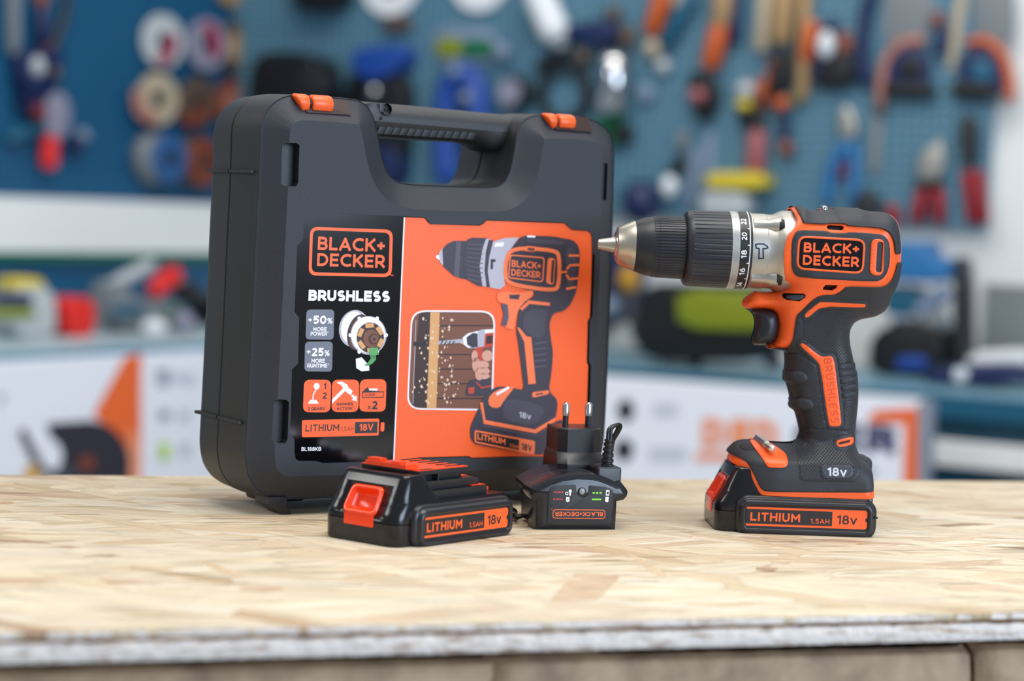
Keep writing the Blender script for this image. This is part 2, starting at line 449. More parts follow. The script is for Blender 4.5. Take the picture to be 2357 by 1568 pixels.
# ------------------------------------------------------------------ OSB worktop on old timber
def osb_material():
    M = bpy.data.materials.new('strand_board'); M.use_nodes = True; N = M.node_tree.nodes; L = M.node_tree.links
    b = N['Principled BSDF']; b.inputs['Roughness'].default_value = .55; b.inputs['Specular IOR Level'].default_value = .3
    tc = N.new('ShaderNodeTexCoord'); prev = None
    ramps = [('#eadabd', '#e5d2b2', '#dec8a5', '#d1b591', '#b59274'), ('#eee0c6', '#e7d5b8', '#e0caaa', '#d3b798', '#a58164'), ('#ecddc6', '#e4d1b6', '#dcc4a4', '#ccac90', '#947158')]
    hs = None
    for i, (ang, sx, sz) in enumerate(((.10, 9, 70), (-.30, 11, 62), (.38, 10, 58), (.95, 14, 60))):
        mp = N.new('ShaderNodeMapping'); mp.inputs['Rotation'].default_value = (0, 0, ang); mp.inputs['Location'].default_value = (i * 3.3, i * 1.7, 0)
        L.new(tc.outputs['Object'], mp.inputs[0])
        nz = N.new('ShaderNodeTexNoise'); nz.inputs['Scale'].default_value = 14; nz.inputs['Detail'].default_value = 2; L.new(mp.outputs[0], nz.inputs['Vector'])
        va = N.new('ShaderNodeVectorMath'); va.operation = 'MULTIPLY_ADD'; va.inputs[1].default_value = (.016, .016, 0); L.new(nz.outputs['Color'], va.inputs[0]); L.new(mp.outputs[0], va.inputs[2])
        nz2 = N.new('ShaderNodeTexNoise'); nz2.inputs['Scale'].default_value = 110; nz2.inputs['Detail'].default_value = 2; L.new(mp.outputs[0], nz2.inputs['Vector'])
        vb = N.new('ShaderNodeVectorMath'); vb.operation = 'MULTIPLY_ADD'; vb.inputs[1].default_value = (.012, .006, 0); L.new(nz2.outputs['Color'], vb.inputs[0]); L.new(va.outputs[0], vb.inputs[2])
        sc = N.new('ShaderNodeVectorMath'); sc.operation = 'MULTIPLY'; sc.inputs[1].default_value = (sx, sz, 0); L.new(vb.outputs[0], sc.inputs[0])
        vo = N.new('ShaderNodeTexVoronoi'); vo.voronoi_dimensions = '2D'; vo.inputs['Scale'].default_value = 1; L.new(sc.outputs[0], vo.inputs['Vector'])
        ve = N.new('ShaderNodeTexVoronoi'); ve.voronoi_dimensions = '2D'; ve.feature = 'DISTANCE_TO_EDGE'; ve.inputs['Scale'].default_value = 1; L.new(sc.outputs[0], ve.inputs['Vector'])
        sp = N.new('ShaderNodeSeparateColor'); L.new(vo.outputs['Color'], sp.inputs[0])
        cr = N.new('ShaderNodeValToRGB'); L.new(sp.outputs[0], cr.inputs[0])
        cols = ramps[i % 3]; cr.color_ramp.elements[0].color = lin(cols[0]); cr.color_ramp.elements[1].color = lin(cols[4])
        cr.color_ramp.elements[1].position = 1.0
        for pos, c in ((.42, cols[1]), (.78, cols[2]), (.95, cols[3])): e = cr.color_ramp.elements.new(pos); e.color = lin(c)
        gm = N.new('ShaderNodeVectorMath'); gm.operation = 'MULTIPLY'; gm.inputs[1].default_value = (16, 330, 0); L.new(va.outputs[0], gm.inputs[0])
        gr = N.new('ShaderNodeTexNoise'); gr.inputs['Scale'].default_value = 1; gr.inputs['Detail'].default_value = 6; L.new(gm.outputs[0], gr.inputs['Vector'])
        gr2 = N.new('ShaderNodeMapRange'); gr2.inputs[1].default_value = .3; gr2.inputs[2].default_value = .72; gr2.inputs[3].default_value = .70; gr2.inputs[4].default_value = 1.10; L.new(gr.outputs['Fac'], gr2.inputs[0])
        ed = N.new('ShaderNodeMapRange'); ed.inputs[1].default_value = 0; ed.inputs[2].default_value = .05; ed.inputs[3].default_value = .84; ed.inputs[4].default_value = 1; L.new(ve.outputs['Distance'], ed.inputs[0])
        ml = N.new('ShaderNodeMath'); ml.operation = 'MULTIPLY'; L.new(gr2.outputs[0], ml.inputs[0]); L.new(ed.outputs[0], ml.inputs[1])
        cm = N.new('ShaderNodeVectorMath'); cm.operation = 'SCALE'; L.new(cr.outputs[0], cm.inputs[0]); L.new(ml.outputs[0], cm.inputs['Scale'])
        if prev is None: prev, hs = cm.outputs[0], ml.outputs[0]
        else:
            gt = N.new('ShaderNodeMath'); gt.operation = 'GREATER_THAN'; gt.inputs[1].default_value = (.5, .62, .8)[i - 1]; L.new(sp.outputs[1], gt.inputs[0])
            mx = N.new('ShaderNodeMix'); mx.data_type = 'RGBA'; L.new(gt.outputs[0], mx.inputs['Factor']); L.new(prev, mx.inputs['A']); L.new(cm.outputs[0], mx.inputs['B']); prev = mx.outputs['Result']
            mh = N.new('ShaderNodeMix'); L.new(gt.outputs[0], mh.inputs['Factor']); L.new(hs, mh.inputs['A']); L.new(ml.outputs[0], mh.inputs['B']); hs = mh.outputs['Result']
    # thin dark splinters and broad soft mottling
    mp = N.new('ShaderNodeMapping'); mp.inputs['Rotation'].default_value = (0, 0, .12); mp.inputs['Scale'].default_value = (34, 330, 0); L.new(tc.outputs['Object'], mp.inputs[0])
    vo = N.new('ShaderNodeTexVoronoi'); vo.voronoi_dimensions = '2D'; vo.inputs['Scale'].default_value = 1; L.new(mp.outputs[0], vo.inputs['Vector'])
    sp = N.new('ShaderNodeSeparateColor'); L.new(vo.outputs['Color'], sp.inputs[0])
    mr = N.new('ShaderNodeMapRange'); mr.inputs[1].default_value = .92; mr.inputs[2].default_value = .985; mr.inputs[3].default_value = 1; mr.inputs[4].default_value = .58; L.new(sp.outputs[0], mr.inputs[0])
    bn = N.new('ShaderNodeTexNoise'); bn.inputs['Scale'].default_value = 9; bn.inputs['Detail'].default_value = 5; L.new(tc.outputs['Object'], bn.inputs['Vector'])
    m2 = N.new('ShaderNodeMapRange'); m2.inputs[1].default_value = .3; m2.inputs[2].default_value = .7; m2.inputs[3].default_value = .9; m2.inputs[4].default_value = 1.05; L.new(bn.outputs['Fac'], m2.inputs[0])
    mm = N.new('ShaderNodeMath'); mm.operation = 'MULTIPLY'; L.new(mr.outputs[0], mm.inputs[0]); L.new(m2.outputs[0], mm.inputs[1])
    fs = N.new('ShaderNodeVectorMath'); fs.operation = 'SCALE'; L.new(prev, fs.inputs[0]); L.new(mm.outputs[0], fs.inputs['Scale'])
    L.new(fs.outputs[0], b.inputs['Base Color'])
    bp = N.new('ShaderNodeBump'); bp.inputs['Strength'].default_value = .35; bp.inputs['Distance'].default_value = .0006; L.new(hs, bp.inputs['Height']); L.new(bp.outputs[0], b.inputs['Normal'])
    return M
OSB = osb_material()
OSB_EDGE = mat('raw_board_edge', '#f3e6da', .8, bump='noise', scale=260, strength=.9, dist=.002, noise=(1, '#a88466', .5, .74, (70, 70, 420)))
BTABLE = Fr((_t := onz(0, 1455)), math.radians(17.2))
def tl(x, y):   # pixel on the table top -> local x, y millimetres of the board
    q = onz(x, y) - BTABLE.o; return (float(q @ BTABLE.ex) * 1000, float(q @ BTABLE.ey) * 1000)
def slab(mb, poly, z0, z1, bev=0):
    p = ccw(clean(poly)); rings = [[(x, y, z0 + bev) for x, y in p], [(x, y, z1 - bev) for x, y in p]]
    if bev: rings = [[(x, y, z0) for x, y in offset(p, -bev)]] + rings + [[(x, y, z1) for x, y in offset(p, -bev)]]
    return mb.loft(rings)
def along(a, b, t): return (a[0] + (b[0] - a[0]) * t, a[1] + (b[1] - a[1]) * t)
f0, f1, k0, k1 = tl(0, 1455), tl(2357, 1408), tl(0, 1093), tl(2357, 1108)
FL, FR_, BL_, BR_ = along(f0, f1, -.45), along(f0, f1, 1.5), along(k0, k1, -.3), along(k0, k1, 1.3)
root = empty('worktop', BTABLE); tag(root, 'pale strand board worktop with a raw split front edge under the tools', 'worktop')
def ragged(a, b, amp, n=260): return [(lambda q: (q[0] + random.uniform(-.3, .3), q[1] + random.uniform(-amp, amp)))(along(a, b, i / n)) for i in range(n + 1)]
top_poly = ragged(FL, FR_, .5) + [BR_, BL_]
mb = MB(); slab(mb, top_poly, -4.0, 0, .35); up = mb.build('upper_sheet', OSB, root, 50)
mb = MB(); lo_poly = ragged((FL[0], FL[1] + .6), (FR_[0], FR_[1] + .6), .7) + [BR_, BL_]; slab(mb, lo_poly, -15.6, -6.0, .5); mb.build('lower_sheet', OSB_EDGE, root, 60)
mb = MB(); core = ragged((FL[0], FL[1] + 1.1), (FR_[0], FR_[1] + 1.1), .9) + [BR_, BL_]; slab(mb, core, -6.4, -3.8); mb.build('glue_line', mat('brown_glue_line', '#6b4018', .9, noise=(90, '#b8905c', .5, .75)), root, 0)
mb = MB(); mb.add([(p[0], p[1] - .25, z) for p in (along(FL, FR_, i / 420) for i in range(421)) for z in (-3.9, -.5)], [(2 * i, 2 * i + 1, 2 * i + 3, 2 * i + 2) for i in range(420)])
mb.build('edge_skin', OSB_EDGE, root, 0)
# a few darker strands pressed into the surface
for hx, q in (('#b9977a', ((1325, 1319), (1432, 1324), (1378, 1381), (1262, 1386), (1300, 1345))), ('#8f5f44', ((1738, 1307), (1768, 1302), (1794, 1308), (1780, 1317), (1742, 1316))), ('#c2a27c', ((458, 1292), (480, 1293), (566, 1326), (548, 1332), (500, 1316))), ('#b08d70', ((548, 1352), (640, 1351), (662, 1357), (600, 1363), (552, 1360))), ('#c9ab86', ((1440, 1272), (1458, 1276), (1545, 1330), (1510, 1328))), ('#a5805f', ((0, 1150), (28, 1154), (34, 1160), (0, 1163))), ('#b59376', ((330, 1154), (420, 1155), (472, 1159), (380, 1161), (330, 1158))), ('#c4a684', ((1800, 1270), (1856, 1272), (1815, 1300), (1770, 1297)))):
    mb = MB(); pq = [tl(*p) for p in q]; slab(mb, chaikin(ccw(pq), 1, .12), -.2, .06)
    mb.build('dark_strand', mat('strand_' + hx[1:], hx, .6, noise=(1, '#ead8b6', .40, .64, (45, 560, 1))), root, 0)
# old timber under the board
TIMBER = mat('weathered_timber', '#bfa486', .85, bump='noise', scale=60, strength=.8, dist=.003, noise=(38, '#86705c', .35, .75))
def timber(label, x0, x1, z1, z0, yf, name='timber_beam', prof=None):
    mb = MB(); n = 40; rings = []
    for i in range(n + 1):
        t = i / n; x = x0 + (x1 - x0) * t; e = min(1, min(t, 1 - t) * n / 1.2); dz = prof(t) if prof else 0
        j = random.uniform(-.8, .8); r = 6 + (1 - e) * 10
        rings.append([(x, yf + (1 - e) * 8, z0), (x, yf + (1 - e) * 8 + j, z1 + dz - r), (x, yf + 2 + (1 - e) * 8 + j, z1 + dz - r * .3), (x, yf + r + 4, z1 + dz + j * .4), (x, yf + r + 10, z1 + dz - 16), (x, yf + 170, z1 + dz - 16), (x, yf + 172, -15.8), (x, yf + 330, -15.8), (x, yf + 330, z0)])  # groove behind the front lip added to keep the gap under the board dark
    mb.loft(rings)
    return tag(mb.build(name, TIMBER, None, 40, fr=BTABLE), label, 'beam', 'old timber beams under the worktop')
def fx(px, py, z):  # x on the front plane of the timbers
    return BTABLE.px(px, py, 10)
xa = BTABLE.px(1240, 1530, 28)[0]; xb = BTABLE.px(2249, 1500, 28)[0]; xc = BTABLE.px(2262, 1500, 28)[0]
zb = BTABLE.px(500, 1541, 30)[1]; zc = BTABLE.px(1700, 1506, 30)[1]; ze = BTABLE.px(2310, 1488, 30)[1]
timber('long grey timber beam with a split top edge under the left of the worktop', FL[0], xa + 40, zb, -420, 34, prof=lambda t: 0 if t < .86 else (t - .86) * 22)
timber('brown timber beam butting against a narrow vertical gap under the worktop', xa - 25, xb, zc, -420, 26)
timber('short end of a timber beam right of the narrow gap', xc, FR_[0], ze, -420, 27)
mb = MB()
for x in (FL[0] + 60, FR_[0] - 140):
    for y in (80, 380): mb.box(x, y, -1000, x + 90, y + 90, -421)
tag(mb.build('table_trestle', TIMBER, None, 30, fr=BTABLE), 'timber trestle legs carrying the old beams below the worktop', 'trestle')

# ------------------------------------------------------------------ the hard case
ty = math.radians(32)
nrm = np.array([math.sin(ty), -math.cos(ty), 0])
CASE = Fr(onz(654, 1184) + nrm * .010, ty)
cxr = CASE.px(1412, 500, 10)[0]
rim_px = [(564, 1050), (568, 985), (580, 750), (589, 550), (597, 400), (599, 308), (601.5, 286), (607, 269), (621, 247), (638, 232), (655, 223.5), (677, 219.5), (740, 223), (800, 229), (826, 232.5), (845, 246), (858, 268), (866, 300), (874, 345), (882, 380), (893, 404), (915, 421), (950, 427), (1040, 430), (1138, 433), (1162, 421), (1176, 392), (1184, 350), (1193, 302), (1201, 284), (1214, 272), (1235, 265), (1300, 267), (1350, 272.5), (1376, 282), (1396, 298), (1408, 319), (1412, 349), (1411, 420)]
rim = CASE.pl(rim_px, 10)
rim += [(cxr, 120), (cxr, 45), (cxr - 2.5, 30), (cxr - 10, 18), (cxr - 22, 11.6), (cxr - 40, 10), (90, 10), (0, 10.2)]
rim += CASE.pl([(640, 1149), (615, 1143), (587, 1123), (571, 1095)], 10)
rim = ccw(clean(resample(chaikin(ccw(rim), 2, .2), 3.0)))
class CaseFace:
    def __init__(s, sil): s.sil = sil
    def h(s, P, off=0):
        d = np_dist(np.asarray(P, float), s.sil); t = np.clip(d / 16, 0, 1)
        t = np.where(t < .12, t * .75, .09 + (t - .12) * .91 / .88)
        return 60 - 10 * (1 - t)
    skin = Body.skin
label_px = [(701, 521), (704, 512), (713, 506.8), (748, 507.7), (757, 506), (763, 502), (775, 494.5), (931, 499.8), (977, 502), (983, 509), (990, 517.5), (1102, 520), (1110, 517), (1120, 508), (1298, 514.5), (1306, 521), (1315, 529.5), (1350, 532), (1359, 537), (1362, 548), (1362, 580), (1368, 590), (1366, 640), (1362, 728), (1356, 738), (1354, 834), (1358.5, 842), (1355, 979), (1352, 1040), (1346, 1047), (1178, 1050.6), (1088, 1054.2), (1079, 1050.5), (962, 1053.5), (949, 1058), (905, 1060), (744, 1064.7), (735, 1061), (725, 1059.6), (690, 1059.6), (682, 1055), (680, 1043), (679.8, 1012), (669.6, 996), (674, 851), (688, 838), (690.5, 731), (680, 717), (686, 568), (699, 552.5)]
label = ccw(CASE.pl(label_px, 0)); label_hole = offset(label, .6)
poc = [[(651, 333), (657, 329), (680, 329), (687, 334), (684, 420), (680, 429), (657, 429), (648.5, 424)], [(630, 922), (640, 919), (657, 920), (663, 926), (659.5, 1012), (654, 1020), (638, 1020), (625, 1013)], [(1386, 376), (1405, 376), (1401.5, 461), (1383, 461)]]
pocs = [ccw(CASE.pl(q, 1.5)) for q in poc]
case = empty('tool_case', CASE); tag(case, 'black hard plastic carry case with orange latches standing upright behind the battery', 'case')
face = CaseFace(rim); mb = MB()
# guide rings keep the chamfer creases crisp
g = []
for dd in (1.0, 2.2, 8, 15.7, 16.0, 16.6):
    q = np.array(resample(offset(rim, -dd), 2.4)); q = q[np_inside(q, rim) & (np_dist(q, rim) > dd * .97)]; g.append(q)
def case_skin():
    outer = rim; holes = [ccw(clean(resample(h, 2.0))) for h in [label_hole] + pocs]
    V = []; E = []
    loops = [outer] + holes
    for l in loops:
        b = len(V); V += l; E += [(b + i, b + (i + 1) % len(l)) for i in range(len(l))]
    nb = len(V); P = np.array(outer); lo, hi = P.min(0), P.max(0)
    gx, gz = np.meshgrid(np.arange(lo[0], hi[0], 3.2), np.arange(lo[1], hi[1], 3.2)); G = np.c_[gx.ravel(), gz.ravel()]
    G = np.vstack([G[np_inside(G, outer) & (np_dist(G, outer) > 18.0)]] + g)
    for h in holes: G = G[~np_inside(G, h)]; G = G[np_dist(G, h) > .7]
    V = V + [tuple(q) for q in G]
    vo, eo, fo, ov, oe, of = delaunay_2d_cdt([Vector(v) for v in V], E, [], 0, 1e-5)
    Q = np.array([tuple(v) for v in vo]); cen = np.array([Q[list(f)].mean(0) for f in fo]); k = np_inside(cen, outer)
    for h in holes: k &= ~np_inside(cen, h)
    y = 60 - face.h(Q)
    mb.add([(q[0], yy, q[1]) for q, yy in zip(Q, y)], [f for f, kk in zip(fo, k) if kk])
    for l, dep in zip(holes, (1.2, 8, 8, 8)):
        yl = 60 - face.h(np.array(l)); n = len(l)
        mb.add([(p[0], a, p[1]) for p, a in zip(l, yl)] + [(p[0], max(a + .1, dep), p[1]) for p, a in zip(l, yl)], [(i, (i + 1) % n, n + (i + 1) % n, n + i) for i in range(n)])
case_skin(); cover = mb.build('front_cover', CASE_TEX, case, 14)
for q in pocs:
    mb = MB(); mb.flat(offset(q, .3), 7.9); mb.build('pocket_floor', CASE_SM, case, 0)
def ring(off, y): return [(x, y, z) for x, z in offset(rim, off)]
SEAM = 50; BACK = 88
mb = MB(); mb.loft([ring(-.1, 10.1), ring(.5, 9.6), ring(.8, 10.6), ring(.55, 12), ring(.9, 14), ring(1.9, SEAM - 1.2), ring(1.2, SEAM - .6), ring(-2.5, SEAM - .5)], False, False); mb.build('front_shell', CASE_SM, case, 40)
mb = MB(); mb.loft([ring(-2.5, SEAM + .5), ring(1.2, SEAM + .6), ring(1.9, SEAM + 1.2), ring(.8, BACK - 9), ring(-.4, BACK - 4), ring(-3.5, BACK - 1), ring(-8, BACK)], False, True); mb.build('rear_shell', CASE_SM, case, 40)
# thin raised ribs across the side
def side_x(z): return min(x for x, zz in rim if abs(zz - z) < 6)
for pxy in ((540, 394), (515, 962)):
    z = CASE.px(*pxy, 45)[1]; x = side_x(z)
    mb = MB(); mb.box(x - 3.3, 15, z - 1.0, x + 2, SEAM - 1, z + 1.0); mb.build('side_rib', CASE_SM, case, 0)
    mb = MB(); mb.box(x - 3.3, SEAM + 1, z - 1.0, x + 2, BACK - 2, z + 1.0); mb.build('side_rib', CASE_SM, case, 0)
# feet
for fx0 in (CASE.px(607, 1150, 12)[0], 190.):
    mb = MB(); mb.prism([(fx0 + 2, 12), (fx0 + 2, 7), (fx0 + 9, 2.2), (fx0 + 12, 0), (fx0 + 18.5, 0), (fx0 + 18, 3), (fx0 + 15.5, 5), (fx0 + 14.5, 12)], 8, 30, .8); mb.build('foot', CASE_SM, case, 30)
    mb = MB(); mb.prism(rrect(fx0 + 14, 3.0, fx0 + 46, 12, 3), 44, 70, 1); mb.build('foot', CASE_SM, case, 30)
# carrying handle bridging the notch
hp = [(806, 231), (835, 232.5), (1000, 247), (1120, 259), (1175, 264), (1232, 266), (1228, 300), (1197, 328), (1165, 350), (1128, 348), (1104, 334), (1085, 327.5), (960, 321), (868, 314), (840, 312)]
mb = MB(); mb.prism(chaikin(CASE.pl(hp, 30), 2, .2), 22, 66, 13, 8); hand = mb.build('handle', CASE_SM, case, 60)
gp = CASE.pl([(872, 278), (1100, 291), (1104, 300), (1100, 326), (872, 311)], 27)
mb = MB(); HS = [(a, b) for a, b in zip([CASE.px(875 + 17.3 * i, 279 + 17.3 * i * .056, 27) for i in range(14)], [CASE.px(860 + 17.3 * i, 310 + 17.3 * i * .06, 27) for i in range(14)])]
for i in range(13):
    (a, b), (c, d) = HS[i], HS[i + 1]
    q = [(a[0] + .1, a[1]), (c[0] - .1, c[1]), (d[0] - .1, d[1] + .5), (b[0] + .1, b[1] + .5)]; mb.prism(q, 23.8, 34, .25, 2)
mb.build('grip_pad', mat('ribbed_grip', '#151518', .5), case, 30)
c = CASE.px(884, 250, 26); mb = MB(); mb.lathe((c[0], 27.5, c[1] - .5), (0, -1, 0), [(0, 3.8), (5.6, 3.8)], 28, cap=False)
mb.prism(ell(c[0], c[1] - .5, 3.8, 3.8, 28), 25.2, 25.6); mb.build('screw_recess', SLOT, case, 40)
mb = MB(); mb.prism(rrect(c[0] - 6, c[1] - 3, c[0] - 2.2, c[1] + 3.4, 1.2), 21.6, 28, .5); mb.build('screw_tab', CASE_SM, case, 30)
# latches
LATCH_SLOT = mat('latch_slot', '#2a0f0a', .45)
for (s0, s1, s2, s3), (b0, b1), yy in ((((676, 219), (705, 259), (808, 265), (797, 233)), (682, 768), 240), (((1252, 264), (1279, 298), (1363, 304), (1352, 272)), (1258, 1325), 281)):
    P3 = []
    mb = MB()
    q0, q1, q2, q3 = CASE.px(*s0, 10), CASE.px(*s1, 3.4), CASE.px(*s2, 3.4), CASE.px(*s3, 10)
    mb.add([(q0[0], 9.2, q0[1] + .6), (q1[0], 2.6, q1[1]), (q2[0], 2.6, q2[1]), (q3[0], 9.2, q3[1] + .6), (q0[0], 16, q0[1] + .7), (q3[0], 16, q3[1] + .7)], [(0, 1, 2, 3), (0, 3, 5, 4)])
    lt = mb.build('latch', LATCH_SLOT, case, 0); lt['label'] = 'orange latch in a dark slot'
    zc_ = (q0[1] + q1[1]) / 2 + .6; xs0 = CASE.px(b0, yy, 4)[0]; xs1 = CASE.px(b1, yy, 4)[0]; L_ = xs1 - xs0
    R_ = abs(q0[1] - q1[1]) / 2 + .7
    def barrel(x0, x1, skew=0):
        m_ = MB(); rr = []
        for j, (x, r) in enumerate(((x0, R_ - 1.2), (x0 + .5, R_ - .4), (x0 + 1.2, R_), (x1 - 2.0, R_), (x1 - .8, R_ - .5), (x1, R_ - 1.8))):
            rr.append([(x + (skew * (math.sin(t) * .5 + .5) if j < 3 else 0), 8.2 - 6.2 * math.cos(t) * r / R_, zc_ - .2 + r * math.sin(t)) for t in (2 * math.pi * k / 28 for k in range(28))])
        m_.loft(rr); return m_
    barrel(xs0 + 4.5, xs0 + L_ * .37, -5.5).build('latch_tongue', ORANGE, lt, 50)
    barrel(xs0 + L_ * .43, xs1).build('latch_lever', ORANGE, lt, 50)
    mb = MB(); mb.tube([(xs0 + L_ * .3, 7, zc_), (xs0 + L_ * .5, 7, zc_)], R_ * .55, 14); mb.build('latch_pin', SLOT, lt, 40)

# printed label in its recess
def crop(ox, oy, s): return lambda *pts: [(ox + x * s, oy + y * s) for x, y in pts]
K1 = crop(660, 480, 300 / 784); K2 = crop(900, 490, 500 / 1329)
lab = None
mb = MB(); mb.flat(offset(label, .55), .95); lab = mb.build('label', BLACK_LBL, case, 0)
lab['label'] = 'printed label with logo, icons and a picture of the drill'
class Sheet:
    """flat print on the label: every layer lies a hair in front of the one below"""
    def __init__(s): s.k = {}
    def mb(s, name, m, layer):
        key = (name, m.name, layer)
        if key not in s.k: s.k[key] = (MB(), m, name, layer)
        return s.k[key][0]
    def y(s, layer): return .9 - .05 * layer
    def poly(s, name, m, layer, px): s.mb(name, m, layer).flat(CASE.pl(px, s.y(layer)), s.y(layer))
    def text(s, name, m, layer, t, a, b, h, wt=.18, track=.12, lean=.042):
        y = s.y(layer); text_px(s.mb(name, m, layer), t, a, b, h, lambda px, py: (lambda q: (q[0], y, q[1]))(CASE.px(px, py, y)), wt, track, lean)
    def done(s, parent):
        names = {}
        for MBv, m, name, layer in s.k.values(): names.setdefault(name, []).append((MBv, m))
        for name, lst in names.items(): multi(name, lst, parent)
S = Sheet()
PRINT_ORL = mat('light_orange_print', '#ff7d4a', .35); PRINT_DK = mat('dark_violet_print', '#3a3440', .4); PRINT_MID = mat('violet_grey_print', '#57505f', .4)
PRINT_TONE = mat('soft_violet_print', '#49424f', .4); PRINT_SIL = mat('silver_print', '#b9b6c2', .35); PRINT_BRN = mat('brown_print', '#7a4a34', .4); PRINT_DBR = mat('dark_brown_print', '#38201a', .4); PRINT_TAN = mat('tan_print', '#dba468', .4)
PRINT_CRM = mat('cream_print', '#e9cfae', .4); PRINT_SKIN = mat('pink_print', '#d9a08c', .4); PRINT_RED = mat('red_print', '#c8402c', .4); PRINT_GRN = mat('green_print', '#5aa862', .4); PRINT_RST = mat('rust_print', '#a03c12', .4)
def P1(*a): return K1(*a)
def P2(*a): return K2(*a)
or_px = P2((80, 27), (205, 32), (222, 55), (240, 70), (540, 79), (562, 70), (585, 48), (1060, 65), (1082, 86), (1105, 105), (1200, 112), (1222, 126), (1228, 150), (1228, 235), (1225, 400), (1216, 640), (1203, 660), (1197, 915), (1206, 935), (1188, 1492), (740, 1491), (492, 1499), (478, 1489), (165, 1497), (135, 1511), (15, 1514))
S.poly('orange_panel', PRINT_OR, 1, or_px)
S.poly('white_edge_line', PRINT_WH, 2, P2((78, 27), (86, 27), (21, 1513), (13, 1514)))
def T1(name, m, lay, t, a, b, h, *k): S.text(name, m, lay, t, P1(a)[0], P1(b)[0], h * 300 / 784, *k)
def T2(name, m, lay, t, a, b, h, *k): S.text(name, m, lay, t, P2(a)[0], P2(b)[0], h * 500 / 1329, *k)
def Q1(name, m, lay, q, r=10): S.poly(name, m, lay, rquad(P1(*q), r * 300 / 784))
def Q2(name, m, lay, q, r=10): S.poly(name, m, lay, rquad(P2(*q), r * 500 / 1329))
Q1('brand_logo', PRINT_OR, 1, [(141, 110), (639, 128), (631, 413), (131, 403)], 48); Q1('brand_logo', BLACK_LBL, 2, [(158, 129), (620, 147), (613, 393), (150, 384)], 34)
T1('brand_logo', PRINT_OR, 3, 'BLACK+', (186, 249), (589, 263), 80, .2, .13); T1('brand_logo', PRINT_OR, 3, 'DECKER', (182, 346), (589, 358), 78, .2, .15)
T1('brand_logo', PRINT_OR, 3, 'TM', (621, 407), (641, 408), 11, .2)
T1('brushless_lettering', PRINT_WH, 1, 'BRUSHLESS', (130, 555), (619, 563), 66, .27, .09)
Q1('power_badge', PRINT_GR, 1, [(119, 608), (286, 608), (282, 790), (113, 788)], 26); Q1('runtime_badge', PRINT_GR, 1, [(110, 802), (277, 800), (273, 982), (106, 980)], 26)
T1('power_badge', PRINT_WH, 2, '+', (128, 690), (152, 690), 42, .14); T1('power_badge', PRINT_WH, 2, '50', (158, 695), (238, 695), 50, .24); T1('power_badge', PRINT_WH, 2, '%', (243, 694), (275, 694), 36, .16)
T1('power_badge', PRINT_WH, 2, 'MORE', (158, 739), (239, 739), 25, .22); T1('power_badge', PRINT_WH, 2, 'POWER*', (143, 766), (250, 766), 25, .22)
T1('runtime_badge', PRINT_WH, 2, '+', (119, 882), (143, 882), 42, .14); T1('runtime_badge', PRINT_WH, 2, '25', (149, 889), (221, 889), 50, .24); T1('runtime_badge', PRINT_WH, 2, '%', (226, 888), (258, 888), 36, .16)
T1('runtime_badge', PRINT_WH, 2, 'MORE', (148, 929), (229, 929), 25, .22); T1('runtime_badge', PRINT_WH, 2, 'RUNTIME*', (123, 958), (252, 958), 25, .22)
for nm, q in (('gears_icon', [(104, 1030), (268, 1031), (262, 1227), (97, 1226)]), ('hammer_icon', [(273, 1030), (437, 1030), (431, 1225), (269, 1225)]), ('battery_icon', [(441, 1028), (600, 1027), (595, 1223), (436, 1223)])): Q1(nm, PRINT_OR, 1, q, 38)
S.poly('gears_icon', PRINT_WH, 2, P1(*ell(180, 1070, 18, 20))); S.poly('gears_icon', PRINT_WH, 2, P1(*band([(177, 1088), (160, 1120), (157, 1155)], 7)))
for q in ([(140, 1152), (180, 1152), (181, 1160), (139, 1160)], [(134, 1160), (186, 1160), (187, 1168), (133, 1168)], [(129, 1168), (191, 1168), (192, 1175), (128, 1175)]): S.poly('gears_icon', PRINT_WH, 2, P1(*q))
T1('gears_icon', PRINT_BK, 2, '1', (224, 1088), (236, 1088), 38, .22); T1('gears_icon', PRINT_BK, 2, '2', (215, 1145), (240, 1145), 38, .2); T1('gears_icon', PRINT_BK, 2, '2 GEARS*', (127, 1215), (235, 1213), 19, .2)
S.poly('hammer_icon', PRINT_WH, 2, P1((273, 1148), (338, 1084), (352, 1098), (272, 1176))); S.poly('hammer_icon', PRINT_WH, 2, P1((299, 1049), (312, 1042), (335, 1042), (362, 1058), (372, 1078), (396, 1097), (386, 1124), (366, 1112), (352, 1098), (338, 1084), (330, 1064)))
S.poly('hammer_icon', PRINT_WH, 2, P1((386, 1128), (398, 1118), (408, 1132), (420, 1124), (423, 1160), (390, 1152), (400, 1143)))
T1('hammer_icon', PRINT_BK, 2, 'HAMMER', (300, 1186), (400, 1185), 17, .2); T1('hammer_icon', PRINT_BK, 2, 'ACTION*', (301, 1213), (398, 1212), 18, .2)
S.poly('battery_icon', PRINT_BK, 2, P1((454, 1104), (487, 1074), (496, 1096), (586, 1101), (582, 1139), (452, 1139))); S.poly('battery_icon', PRINT_OR, 3, P1((459, 1109), (581, 1106), (578, 1133), (457, 1134))); S.poly('battery_icon', PRINT_WH, 3, P1((494, 1084), (547, 1082), (546, 1097), (497, 1095)))
T1('battery_icon', PRINT_BK, 4, 'LITHIUM', (470, 1127), (531, 1126), 12, .2); T1('battery_icon', PRINT_BK, 2, 'X', (487, 1210), (505, 1210), 25, .2); T1('battery_icon', PRINT_BK, 2, '2', (512, 1209), (545, 1208), 50, .22)
Q1('lithium_bar', PRINT_OR, 1, [(92, 1273), (557, 1264), (553, 1366), (91, 1377)], 12); Q1('lithium_bar', PRINT_OR, 1, [(566, 1286), (589, 1285), (586, 1342), (563, 1342)], 12)
